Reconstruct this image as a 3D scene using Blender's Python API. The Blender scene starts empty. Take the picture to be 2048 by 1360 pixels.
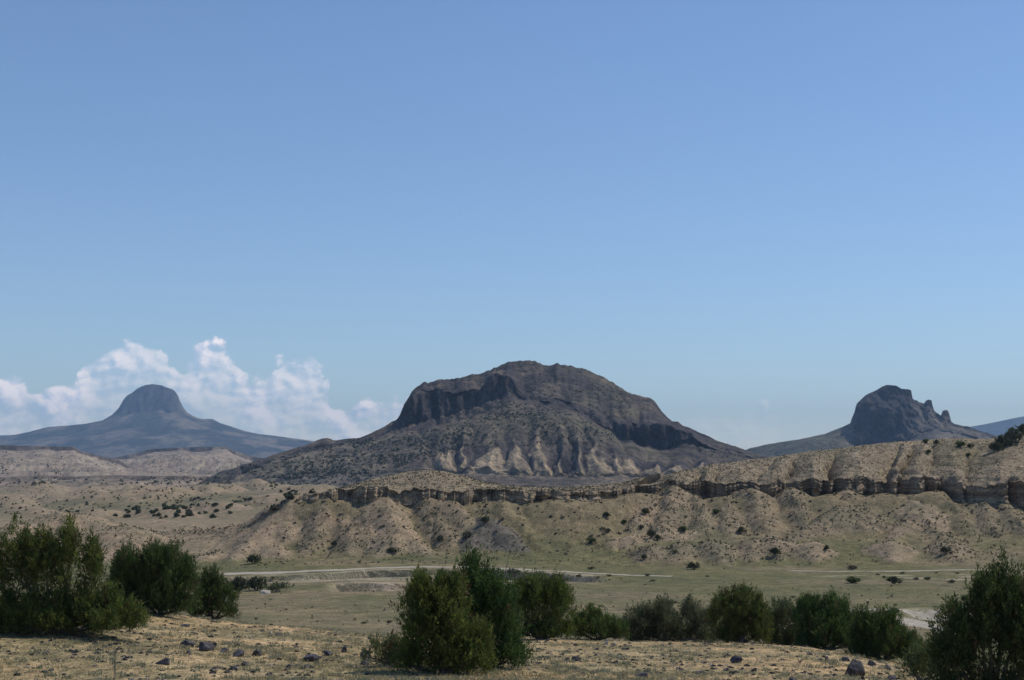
import bpy, math, random
import numpy as np
from mathutils import Vector
from mathutils.bvhtree import BVHTree

# ------------------------------------------------------------------ camera, sky, sun, exposure
F, CX, HY = 2813.0, 1024.0, 935.0          # focal length / principal column / eye level, in photo pixels
scene = bpy.context.scene
C = scene.collection
cam_data = bpy.data.cameras.new('camera')
cam = bpy.data.objects.new('camera', cam_data); C.objects.link(cam)
cam.location = (0, 0, 0); cam.rotation_euler = (math.radians(90), 0, 0)
cam_data.sensor_width = 36.0; cam_data.lens = 36.0 * F / 2048.0
cam_data.shift_y = (HY - 680.0) / 2048.0
cam_data.clip_start = 0.1; cam_data.clip_end = 80000.0
scene.camera = cam

SUN_AZ = math.radians(68)                   # from the viewing direction towards the right
SUN_EL = math.radians(54)
sun_dir = Vector((math.sin(SUN_AZ) * math.cos(SUN_EL), math.cos(SUN_AZ) * math.cos(SUN_EL), math.sin(SUN_EL)))

world = bpy.data.worlds.new('World'); scene.world = world; world.use_nodes = True
wn, wl = world.node_tree.nodes, world.node_tree.links
wn.clear()
def wnode(t, **kw):
    n = wn.new(t)
    for k, v in kw.items(): setattr(n, k, v)
    return n
def wmath(op, a, b=None, c=None, clamp=False):
    n = wn.new('ShaderNodeMath'); n.operation = op; n.use_clamp = clamp
    for i, v in enumerate((a, b, c)):
        if v is None: continue
        if isinstance(v, (int, float)): n.inputs[i].default_value = v
        else: wl.new(v, n.inputs[i])
    return n.outputs[0]
sky = wnode('ShaderNodeTexSky'); sky.sky_type = 'NISHITA'; sky.sun_disc = False
sky.sun_elevation = SUN_EL; sky.sun_rotation = SUN_AZ
sky.altitude = 1800; sky.air_density = 1.25; sky.dust_density = 0.35; sky.ozone_density = 3.4
bg_sky = wnode('ShaderNodeBackground'); bg_sky.inputs[1].default_value = 0.110
wb_ = wnode('ShaderNodeMix', data_type='RGBA', blend_type='MULTIPLY'); wb_.inputs[0].default_value = 1.0; wb_.inputs[7].default_value = (0.95, 1.0, 1.09, 1)   # camera white balance
wl.new(sky.outputs[0], wb_.inputs[6]); wl.new(wb_.outputs[2], bg_sky.inputs[0])
# cumulus low round the whole horizon: azimuth / elevation fields
geo = wnode('ShaderNodeTexCoord'); sep = wnode('ShaderNodeSeparateXYZ'); wl.new(geo.outputs['Generated'], sep.inputs[0])
X, Y, Z = sep.outputs
az = wmath('ARCTAN2', X, Y)
el = wmath('ARCSINE', Z)
comb = wnode('ShaderNodeCombineXYZ'); wl.new(az, comb.inputs[0]); wl.new(wmath('MULTIPLY', el, 1.25), comb.inputs[1])
def wnoise(scale, detail, rough, off=(0, 0, 0), dist=0.0):
    m = wnode('ShaderNodeMapping'); m.inputs['Location'].default_value = off
    wl.new(comb.outputs[0], m.inputs[0])
    n = wnode('ShaderNodeTexNoise'); n.noise_dimensions = '3D'
    n.inputs['Scale'].default_value = scale; n.inputs['Detail'].default_value = detail
    n.inputs['Roughness'].default_value = rough; n.inputs['Distortion'].default_value = dist
    wl.new(m.outputs[0], n.inputs['Vector'])
    return n.outputs[0]
n_big = wnoise(40, 7, 0.54)
n_lit = wnoise(40, 7, 0.54, off=(0.0035, 0.0040, 0))      # same field shifted towards the sun: paints sunlit and shaded sides into the cloud colour
n_hole = wnoise(17, 4, 0.5, off=(3.1, 1.7, 0))
n_wob = wnoise(60, 3, 0.5, off=(7.7, 2.2, 0))
fc = wnode('ShaderNodeFloatCurve')
tops = [(-1100, 800), (-800, 840), (-620, 760), (-420, 830), (-260, 740), (-120, 770), (0, 752), (55, 762), (80, 780), (110, 765), (140, 762),
        (165, 725), (190, 698), (230, 690), (262, 678), (300, 684), (335, 705), (345, 740), (372, 712), (405, 698), (440, 696),
        (480, 716), (515, 748), (540, 745), (552, 722), (600, 712), (635, 715), (655, 742), (668, 800), (700, 808), (745, 795),
        (800, 788), (860, 800), (1000, 860), (1320, 855), (1360, 840), (1430, 832), (1480, 824), (1520, 812), (1560, 822), (1585, 852), (1640, 880),
        (2048, 885), (2300, 850), (2500, 780), (2700, 830)]
crv = fc.mapping.curves[0]
def fc_xy(u, py):
    a = math.atan((u - CX) / F)
    e = math.atan((HY - py) / F * math.cos(a))
    return (a + 0.7) / 1.4, e / 0.12
pts = [fc_xy(*t) for t in tops]
crv.points[0].location = (0.0, pts[0][1]); crv.points[1].location = (1.0, pts[-1][1])
for p in pts: crv.points.new(*p)
fc.mapping.update()
azw = wmath('ADD', az, wmath('MULTIPLY', wmath('SUBTRACT', n_wob, 0.5), 0.026))
azf = wmath('PINGPONG', wmath('ADD', azw, 0.7), 1.4)
wl.new(wmath('DIVIDE', azf, 1.4), fc.inputs['Value'])
env = wmath('MULTIPLY', fc.outputs[0], 0.12)
over = wmath('SUBTRACT', wmath('ADD', env, wmath('MULTIPLY', wmath('SUBTRACT', n_big, 0.52), 0.050)), el)   # >0 inside
edge = wnode('ShaderNodeMapRange'); edge.interpolation_type = 'SMOOTHSTEP'
edge.inputs[1].default_value = -0.0006; edge.inputs[2].default_value = 0.0060; wl.new(over, edge.inputs[0])
body = wnode('ShaderNodeMapRange'); body.interpolation_type = 'SMOOTHSTEP'
body.inputs[1].default_value = 0.36; body.inputs[2].default_value = 0.62
body.inputs[3].default_value = 0.36; body.inputs[4].default_value = 1.0
wl.new(wmath('ADD', wmath('MULTIPLY', n_hole, 0.45), wmath('MULTIPLY', n_big, 0.55)), body.inputs[0])
fade = wnode('ShaderNodeMapRange'); fade.interpolation_type = 'SMOOTHSTEP'      # bases dissolve deeper in the bank
fade.inputs[1].default_value = 0.010; fade.inputs[2].default_value = 0.060
fade.inputs[3].default_value = 1.0; fade.inputs[4].default_value = 0.38; wl.new(over, fade.inputs[0])
thin = wnode('ShaderNodeMapRange'); thin.interpolation_type = 'SMOOTHSTEP'; thin.inputs[1].default_value = -.06; thin.inputs[2].default_value = .08
thin.inputs[3].default_value = .92; thin.inputs[4].default_value = .30; wl.new(az, thin.inputs[0])
dens = wmath('MULTIPLY', wmath('MULTIPLY', wmath('MULTIPLY', edge.outputs[0], body.outputs[0]), fade.outputs[0]), thin.outputs[0], clamp=True)
relief = wmath('MULTIPLY_ADD', wmath('SUBTRACT', n_big, n_lit), 6.0, 0.58, clamp=True)
mixc = wnode('ShaderNodeMix', data_type='RGBA'); wl.new(relief, mixc.inputs[0])
mixc.inputs[6].default_value = (0.42, 0.52, 0.68, 1); mixc.inputs[7].default_value = (0.97, 0.88, 0.88, 1)
bg_c = wnode('ShaderNodeBackground'); bg_c.inputs[1].default_value = 1.30; wl.new(mixc.outputs[2], bg_c.inputs[0])
mixs = wnode('ShaderNodeMixShader'); wl.new(dens, mixs.inputs[0]); wl.new(bg_sky.outputs[0], mixs.inputs[1]); wl.new(bg_c.outputs[0], mixs.inputs[2])
wout = wnode('ShaderNodeOutputWorld'); wl.new(mixs.outputs[0], wout.inputs[0])

sun_data = bpy.data.lights.new('sun', 'SUN'); sun_data.energy = 3.0; sun_data.angle = math.radians(0.53); sun_data.color = (1.0, 0.94, 0.83)
sun = bpy.data.objects.new('sun', sun_data); C.objects.link(sun)
sun.rotation_euler = (-sun_dir).to_track_quat('-Z', 'Y').to_euler()

vs = scene.view_settings
vs.view_transform = 'Standard'; vs.look = 'None'; vs.gamma = 1.0; vs.exposure = 0.0; vs.use_curve_mapping = False
scene.render.engine = 'CYCLES'
cy = scene.cycles
cy.use_denoising = True; cy.max_bounces = 5; cy.diffuse_bounces = 2; cy.glossy_bounces = 1; cy.transmission_bounces = 2
cy.volume_bounces = 0; cy.transparent_max_bounces = 4; cy.use_adaptive_sampling = True; cy.adaptive_threshold = 0.01

# ------------------------------------------------------------------ helpers
rng = np.random.default_rng(7)
random.seed(7)
def setp(o, label=None, cat=None, group=None, kind=None):
    if label: o['label'] = label
    if cat: o['category'] = cat
    if group: o['group'] = group
    if kind: o['kind'] = kind
    return o
def wpos(u, py, Y): return np.array([Y * (u - CX) / F, Y, Y * (HY - py) / F])
def hash2(ix, iy, seed):
    h = (ix.astype(np.int64) * 374761393 + iy.astype(np.int64) * 668265263 + seed * 974634541) & 0xFFFFFFFF
    h = ((h ^ (h >> 13)) * 1274126177) & 0xFFFFFFFF
    return ((h ^ (h >> 16)) & 0xFFFF) / 32767.5 - 1.0
def vnoise(x, y, seed=0):
    x = np.asarray(x, float); y = np.asarray(y, float) + 0 * x; x = x + 0 * y
    ix, iy = np.floor(x), np.floor(y); fx, fy = x - ix, y - iy
    sx = fx * fx * fx * (fx * (fx * 6 - 15) + 10); sy = fy * fy * fy * (fy * (fy * 6 - 15) + 10)
    a = hash2(ix, iy, seed); b = hash2(ix + 1, iy, seed); c = hash2(ix, iy + 1, seed); d = hash2(ix + 1, iy + 1, seed)
    return (a + (b - a) * sx) * (1 - sy) + (c + (d - c) * sx) * sy
def fbm(x, y, octv=4, seed=0, gain=0.5):
    s, a, t = 0.0, 1.0, 0.0
    for i in range(octv):
        s = s + a * vnoise(x * 2.03 ** i + 17.3 * i, y * 2.03 ** i - 9.1 * i, seed + i); t += a; a *= gain
    return s / t
def ridged(x, y, octv=3, seed=0):
    s, a, t = 0.0, 1.0, 0.0
    for i in range(octv):
        s = s + a * (1 - np.abs(vnoise(x * 2.1 ** i + 5.7 * i, y * 2.1 ** i + 3.3 * i, seed + i)) * 2); t += a; a *= 0.5
    return s / t
def sstep(a, b, x):
    t = np.clip((x - a) / (b - a), 0, 1); return t * t * (3 - 2 * t)
def mixcol(a, b, t): return np.asarray(a)[None, :] * (1 - t[:, None]) + np.asarray(b)[None, :] * t[:, None] if np.ndim(a) == 1 else a * (1 - t[:, None]) + np.asarray(b)[None, :] * t[:, None]

def mesh_obj(name, verts, faces, mat, parent=None, col=None, smooth=0.0):
    """faces: (n,3) or (n,4) int array"""
    me = bpy.data.meshes.new(name)
    verts = np.asarray(verts, np.float32); faces = np.asarray(faces, np.int32)
    n, k = faces.shape
    me.vertices.add(len(verts)); me.vertices.foreach_set('co', verts.ravel())
    me.loops.add(n * k); me.loops.foreach_set('vertex_index', faces.ravel())
    me.polygons.add(n); me.polygons.foreach_set('loop_start', np.arange(n, dtype=np.int32) * k)
    if smooth:
        sm = np.ones(n, bool)
        if k == 4:                                   # steep faces keep their edges
            nv = np.cross(verts[faces[:, 2]] - verts[faces[:, 0]], verts[faces[:, 3]] - verts[faces[:, 1]])
            sm = np.abs(nv[:, 2]) > smooth * (np.linalg.norm(nv, axis=1) + 1e-9)
        me.polygons.foreach_set('use_smooth', sm)
    me.update(calc_edges=True)
    if col is not None:
        at = me.color_attributes.new('tint', 'FLOAT_COLOR', 'POINT')
        c4 = np.ones((len(verts), 4), np.float32); c4[:, :3] = col
        at.data.foreach_set('color', c4.ravel())
    me.materials.append(mat)
    o = bpy.data.objects.new(name, me); C.objects.link(o)
    if parent is not None: o.parent = parent
    return o
def grid_faces(nr, nc, wrap=False):
    r = np.arange(nr - 1)[:, None]; c = np.arange(nc if wrap else nc - 1)[None, :]
    c1 = (c + 1) % nc
    return np.stack([r * nc + c, r * nc + c1, (r + 1) * nc + c1, (r + 1) * nc + c], -1).reshape(-1, 4)

def material(name, base=None, attr='tint', rough=0.95, noises=(), bump=None, spec=0.15, translucent=0.0):
    m = bpy.data.materials.new(name); m.use_nodes = True
    nt = m.node_tree; nd, lk = nt.nodes, nt.links
    b = nd['Principled BSDF']; b.inputs['Roughness'].default_value = rough; b.inputs['Specular IOR Level'].default_value = spec
    if base is None:
        a = nd.new('ShaderNodeAttribute'); a.attribute_name = attr; cur = a.outputs['Color']
    else:
        a = nd.new('ShaderNodeRGB'); a.outputs[0].default_value = (*base, 1); cur = a.outputs[0]
    tc = nd.new('ShaderNodeTexCoord')
    def noise(scale, detail, stretch=(1, 1, 1)):
        mp = nd.new('ShaderNodeMapping'); mp.inputs['Scale'].default_value = stretch; lk.new(tc.outputs['Object'], mp.inputs[0])
        n = nd.new('ShaderNodeTexNoise'); n.inputs['Scale'].default_value = scale; n.inputs['Detail'].default_value = detail
        n.inputs['Roughness'].default_value = 0.62; lk.new(mp.outputs[0], n.inputs['Vector']); return n.outputs[0]
    for (scale, detail, lo, hi, dark, light, *st) in noises:
        n = noise(scale, detail, st[0] if st else (1, 1, 1))
        r = nd.new('ShaderNodeMapRange'); r.inputs[1].default_value = lo; r.inputs[2].default_value = hi; lk.new(n, r.inputs[0])
        mx = nd.new('ShaderNodeMix'); mx.data_type = 'RGBA'; lk.new(r.outputs[0], mx.inputs[0])
        mx.inputs[6].default_value = (*dark, 1); mx.inputs[7].default_value = (*light, 1)
        mu = nd.new('ShaderNodeMix'); mu.data_type = 'RGBA'; mu.blend_type = 'MULTIPLY'; mu.inputs[0].default_value = 1.0
        lk.new(cur, mu.inputs[6]); lk.new(mx.outputs[2], mu.inputs[7]); cur = mu.outputs[2]
    lk.new(cur, b.inputs['Base Color'])
    if bump:
        scale, detail, dist = bump[:3]
        bp = nd.new('ShaderNodeBump'); bp.inputs['Strength'].default_value = 0.8; bp.inputs['Distance'].default_value = dist
        lk.new(noise(scale, detail, bump[3] if len(bump) > 3 else (1, 1, 1)), bp.inputs['Height']); lk.new(bp.outputs[0], b.inputs['Normal'])
    if translucent:
        tr = nd.new('ShaderNodeBsdfTranslucent'); lk.new(cur, tr.inputs[0])
        ms = nd.new('ShaderNodeMixShader'); ms.inputs[0].default_value = translucent
        lk.new(b.outputs[0], ms.inputs[1]); lk.new(tr.outputs[0], ms.inputs[2]); lk.new(ms.outputs[0], nd['Material Output'].inputs[0])
    return m

M = {}
M['ground'] = material('dry_ground', noises=[(0.55, 8, .35, .68, (.68, .69, .66), (1.3, 1.26, 1.22)), (0.17, 6, .36, .66, (.84, .86, .82), (1.15, 1.11, 1.08)), (3.2, 6, .38, .66, (.62, .64, .62), (1.32, 1.28, 1.25)), (11, 4, .36, .60, (.55, .55, .54), (1.22, 1.2, 1.18)), (0.06, 5, .36, .64, (.86, .9, .86), (1.12, 1.07, 1.05))], bump=(2.2, 6, 0.25))
M['ridge'] = material('sandstone', noises=[(0.5, 8, .35, .68, (.74, .73, .72), (1.22, 1.2, 1.18)), (1.0, 6, .36, .66, (.7, .69, .68), (1.25, 1.22, 1.2), (.5, .5, 3.2)), (3.0, 6, .38, .66, (.66, .66, .64), (1.3, 1.27, 1.24))], bump=(1.3, 7, 0.4, (1, 1, 1.8)))
M['butte'] = material('basalt_slope', noises=[(0.02, 8, .36, .66, (.62, .64, .68), (1.4, 1.34, 1.28)), (0.11, 8, .36, .66, (.55, .57, .58), (1.5, 1.44, 1.36)), (0.5, 5, .38, .64, (.7, .72, .7), (1.25, 1.22, 1.2))], bump=(0.10, 9, 7.0))
M['far'] = material('far_slope', noises=[(0.004, 8, .36, .66, (.7, .72, .72), (1.28, 1.25, 1.2)), (0.02, 8, .36, .66, (.62, .64, .64), (1.35, 1.3, 1.25))], bump=(0.02, 8, 20.0))
M['mesa'] = material('badland_clay', noises=[(0.01, 8, .36, .66, (.82, .82, .82), (1.16, 1.14, 1.12)), (0.07, 8, .36, .66, (.68, .68, .68), (1.3, 1.28, 1.25))], bump=(0.06, 8, 6.0))
M['sand'] = material('pale_sand', base=(.44, .385, .30), noises=[(0.8, 6, .35, .68, (.74, .72, .7), (1.15, 1.15, 1.15)), (5, 4, .35, .68, (.85, .85, .85), (1.1, 1.1, 1.1))], bump=(3, 4, 0.05))
M['basalt'] = material('basalt', base=(.085, .08, .085), noises=[(3, 8, .35, .66, (.55, .55, .58), (1.6, 1.55, 1.5)), (18, 4, .4, .62, (.75, .75, .75), (1.3, 1.3, 1.28))], bump=(9, 8, 0.05), rough=.85)
M['palestone'] = material('pale_stone', base=(.42, .375, .31), noises=[(6, 6, .35, .66, (.75, .73, .7), (1.15, 1.15, 1.15))], bump=(12, 6, 0.03))
M['foliage'] = material('juniper_foliage', rough=.7, spec=.25, translucent=.42)
M['bark'] = material('juniper_bark', base=(.20, .17, .145), noises=[(8, 6, .35, .66, (.6, .6, .6), (1.4, 1.35, 1.3), (1, 1, .25))], bump=(14, 5, 0.03, (1, 1, .2)))
M['grass'] = material('dry_grass', rough=.85, translucent=.4)
M['scrub'] = material('scrub', rough=.9)

# ------------------------------------------------------------------ the ground: one height function of world x, y
def L(table, sg=5.0):                                   # linear table over photo columns, softened
    us = np.array([t[0] for t in table], float); vs_ = np.array([t[1] for t in table], float)
    g = np.arange(-760, 2812, 4.0); v = np.interp(g, us, vs_)
    k = np.exp(-0.5 * (np.arange(-12, 13) / sg) ** 2); k /= k.sum()
    v = np.convolve(np.pad(v, 12, mode='edge'), k, 'valid')
    return lambda u: np.interp(u, g, v)
def const(v): return lambda u: np.full(np.shape(u), float(v))
def py2z(Yf, pf): return lambda u: Yf(u) * (HY - pf(u)) / F
GC = []                                          # (Y(u), z(u)) control curves, near to far
GC.append((const(0), const(-1.65)))
GC.append((const(8), const(-2.0)))
GC.append((const(20), const(-3.3)))
y = L([(-700, 37), (1700, 37), (1900, 35), (2048, 33)]); GC.append((y, py2z(y, L([(-700, 1362), (1700, 1362), (1850, 1378), (1950, 1405), (2100, 1430), (2750, 1440)]))))
y = L([(-700, 48), (0, 50), (300, 55), (500, 58), (800, 60), (1300, 62), (1500, 62), (1700, 60), (1850, 54), (2048, 50)])
GC.append((y, py2z(y, L([(-700, 1235), (0, 1232), (200, 1226), (300, 1234), (400, 1245), (500, 1252), (640, 1262), (800, 1274), (1050, 1281), (1300, 1289), (1500, 1289), (1600, 1296), (1700, 1310), (1800, 1330), (1850, 1344), (2048, 1388), (2750, 1400)]))))
GC.append((const(100), py2z(const(100), L([(-700, 1290), (700, 1290), (1500, 1305), (1800, 1318), (2048, 1325), (2750, 1325)]))))
GC.append((const(150), py2z(const(150), L([(-700, 1246), (400, 1246), (900, 1250), (2750, 1256)]))))
GC.append((const(220), py2z(const(220), L([(-700, 1172), (2750, 1173)]))))
GC.append((const(262), py2z(const(262), L([(-700, 1152), (400, 1150), (800, 1142), (1200, 1147), (2750, 1147)]))))
GC.append((const(280), py2z(const(280), L([(-700, 1140), (400, 1136), (800, 1128), (1200, 1134), (2750, 1133)]))))
GC.append((const(300), py2z(const(300), L([(-700, 1125), (300, 1116), (560, 1110), (950, 1104), (1150, 1100), (1300, 1092), (2000, 1092), (2100, 1085), (2750, 1085)]))))
y = L([(-700, 311), (1200, 311), (1300, 321), (2750, 321)])
GC.append((y, py2z(y, L([(-700, 1108), (300, 1102), (440, 1096), (560, 1076), (640, 1068), (950, 1066), (1080, 1052), (1240, 1050), (1330, 1056), (1500, 1050), (1700, 1040), (1850, 1046), (1950, 1058), (2048, 1046), (2750, 1046)]))))
y = L([(-700, 320), (1200, 320), (1300, 333), (2750, 333)])
GC.append((y, py2z(y, L([(-700, 1090), (300, 1090), (440, 1082), (520, 1050), (560, 1018), (640, 1002), (700, 1004), (745, 1006), (800, 1012), (835, 1028), (860, 1014), (890, 1008), (920, 1014), (990, 1004), (1050, 1010), (1100, 1003), (1150, 1000), (1200, 1006), (1240, 996), (1270, 988), (1330, 995), (1380, 1008), (1410, 1000), (1440, 995), (1500, 998), (1545, 1008), (1600, 1002), (1660, 991), (1700, 998), (1740, 995), (1770, 987), (1810, 993), (1860, 985), (1895, 987), (1915, 1020), (1960, 1019), (2000, 1003), (2048, 997), (2750, 992)], 2.0))))
y = L([(-700, 350), (1200, 350), (1300, 362), (2750, 362)])
GC.append((y, py2z(y, L([(-700, 1075), (350, 1072), (500, 1058), (620, 1030), (900, 1010), (1300, 1005), (2750, 1000)]))))
GC.append((const(430), py2z(const(430), L([(-700, 1052), (300, 1050), (600, 1040), (900, 1035), (2750, 1035)]))))
GC.append((const(700), py2z(const(700), L([(-700, 1018), (100, 1014), (400, 1004), (620, 994), (760, 1004), (2750, 1006)]))))
GC.append((const(1100), py2z(const(1100), L([(-700, 998), (100, 995), (300, 985), (500, 972), (640, 972), (780, 1000), (2750, 1000)]))))
GC.append((const(1700), py2z(const(1700), L([(-700, 978), (200, 975), (450, 966), (640, 972), (780, 995), (1500, 995), (2750, 990)]))))
GC.append((const(3000), py2z(const(3000), L([(-700, 952), (2750, 950)]))))
GC.append((const(9000), const(-8)))
GC.append((const(15000), const(-10)))

def ground_uv(x, y):
    r = np.hypot(x, y); smax = (2750 - CX) / F
    inside = (y > 0) & (np.abs(x) < smax * np.maximum(y, 1e-6))
    u = np.where(inside, CX + F * x / np.where(inside, y, 1.0), np.where(x > 0, 2750.0, -700.0))
    D = np.where(inside, y, 0.852 * r)
    return np.clip(u, -700, 2750), D
def base_z(x, y):
    u, D = ground_uv(x, y)
    Yk = np.array([c[0](u) for c in GC]); Zk = np.array([c[1](u) for c in GC])
    sec = (Zk[1:] - Zk[:-1]) / (Yk[1:] - Yk[:-1])
    m = np.zeros_like(Zk); a, b = sec[:-1], sec[1:]
    m[1:-1] = np.where(a * b > 0, 2 * a * b / (a + b + 1e-12), 0.25 * (a + b)); m[0] = sec[0]; m[-1] = sec[-1]
    z = Zk[-1].copy()
    for k in range(len(GC) - 1):
        q = (D >= Yk[k]) & (D < Yk[k + 1])
        h = (Yk[k + 1] - Yk[k])[q]; t = (D[q] - Yk[k][q]) / h
        z[q] = ((2 * t ** 3 - 3 * t ** 2 + 1) * Zk[k][q] + (t ** 3 - 2 * t ** 2 + t) * h * m[k][q]
                + (-2 * t ** 3 + 3 * t ** 2) * Zk[k + 1][q] + (t ** 3 - t ** 2) * h * m[k + 1][q])
    return z, u, D
# spurs of rubble and clay below the cliffs: (apex u, py, Y) (toe u, Y) side slope, soil
SP = [((600, 1000, 322), (455, 300), .42, 'pale'), ((655, 1006, 319), (610, 298), .55, 'rub'), ((700, 1010, 319), (690, 300), .6, 'rub'),
      ((768, 1004, 318), (800, 292), .55, 'pale'), ((735, 1030, 314), (700, 293), .55, 'rub'), ((865, 1003, 320), (905, 300), .6, 'rub'),
      ((905, 1008, 319), (985, 301), .55, 'rub'), ((978, 1034, 312), (1060, 292), .52, 'shale'), ((960, 1050, 310), (935, 294), .55, 'shale'),
      ((1010, 1010, 319), (1090, 300), .5, 'grass'), ((785, 1080, 303), (745, 289), .45, 'pale'), ((830, 1082, 302), (880, 289), .45, 'pale'),
      ((500, 1084, 303), (440, 287), .40, 'pale'), ((540, 1086, 303), (590, 288), .42, 'pale'), ((400, 1108, 296), (330, 285), .35, 'pale'),
      ((1345, 980, 333), (1320, 306), .62, 'rub'), ((1390, 1000, 330), (1420, 308), .6, 'rub'), ((1290, 1000, 330), (1255, 306), .55, 'rub'),
      ((1495, 986, 334), (1535, 308), .6, 'rub'), ((1450, 1004, 330), (1455, 308), .6, 'rub'), ((1583, 984, 334), (1625, 310), .6, 'rub'),
      ((1690, 988, 335), (1720, 318), .6, 'rub'), ((1810, 1000, 332), (1690, 318), .50, 'rub'), ((1690, 1022, 321), (1545, 302), .48, 'rub'),
      ((1830, 1010, 326), (1880, 304), .5, 'pale'), ((1800, 1040, 316), (1750, 296), .48, 'rub'), ((1860, 1054, 312), (2010, 286), .5, 'rub'),
      ((1880, 1000, 330), (1960, 308), .5, 'grass'), ((2010, 1010, 326), (2090, 300), .5, 'rub'), ((1960, 1012, 326), (2010, 306), .5, 'rub'),
      ((1300, 1094, 291), (1270, 281), .42, 'rub'), ((1360, 1090, 291), (1345, 280), .42, 'rub'), ((1430, 1084, 293), (1450, 280), .42, 'rub'),
      ((1545, 1078, 296), (1560, 281), .45, 'rub'), ((1500, 1082, 295), (1500, 281), .45, 'rub'), ((1620, 1086, 293), (1640, 281), .42, 'pale'),
      ((1780, 1084, 294), (1800, 280), .42, 'pale'), ((1900, 1086, 293), (1930, 279), .40, 'rub'), ((1250, 1072, 305), (1180, 292), .3, 'pale'),
      ((1330, 1060, 308), (1260, 300), .35, 'pale'), ((2120, 1080, 300), (2150, 282), .4, 'rub'), ((2250, 1000, 330), (2200, 300), .5, 'rub'),
      ((140, 1028, 345), (330, 318), .34, 'pale'), ((120, 1030, 345), (-60, 322), .30, 'pale'), ((130, 1035, 342), (140, 300), .32, 'pale'),
      ((250, 1062, 325), (290, 298), .3, 'pale'), ((30, 1058, 328), (0, 300), .3, 'pale'), ((-150, 1050, 335), (-200, 300), .3, 'pale'),
      ((380, 1062, 350), (520, 330), .3, 'rub'), ((440, 1060, 345), (470, 310), .35, 'rub'), ((330, 1040, 420), (420, 395), .2, 'pale')]
for (u_, p_, Y_, du, dY, k_) in [(62, 964, 1350, 60, -160, .22), (112, 984, 950, 70, -120, .25), (263, 984, 900, 50, -120, .28), (297, 979, 1000, 60, -110, .25), (417, 975, 900, 60, -130, .26), (470, 972, 980, -50, -120, .24),
        (495, 963, 1120, 60, -150, .24), (560, 965, 1000, -60, -120, .24), (600, 975, 800, 50, -90, .24), (20, 990, 800, 40, -110, .25), (180, 972, 1150, 60, -160, .22), (360, 968, 1150, -50, -140, .22), (-80, 980, 900, 50, -120, .25),
        (330, 1008, 560, 90, -60, .20), (440, 1000, 600, 80, -70, .22), (540, 992, 640, 60, -70, .22), (210, 1016, 560, -80, -50, .2), (60, 1012, 620, 60, -80, .2), (640, 984, 700, -40, -80, .22)]:
    SP.append(((u_, p_ - 3, Y_), (u_ + du, Y_ + dY), k_ * 1.7, 'pale'))
SPW = []
for A_, T_, k_, s_ in SP:
    A_w = wpos(A_[0], A_[1] - (9 if 317 < A_[2] < 345 else 0), A_[2] + (1.0 if 317 < A_[2] < 345 else 0)); tx, ty = T_[1] * (T_[0] - CX) / F, float(T_[1])
    zb = base_z(np.array([tx]), np.array([ty]))[0][0] - 0.25
    SPW.append((A_w, np.array([tx, ty, zb]), k_, s_))
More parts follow.
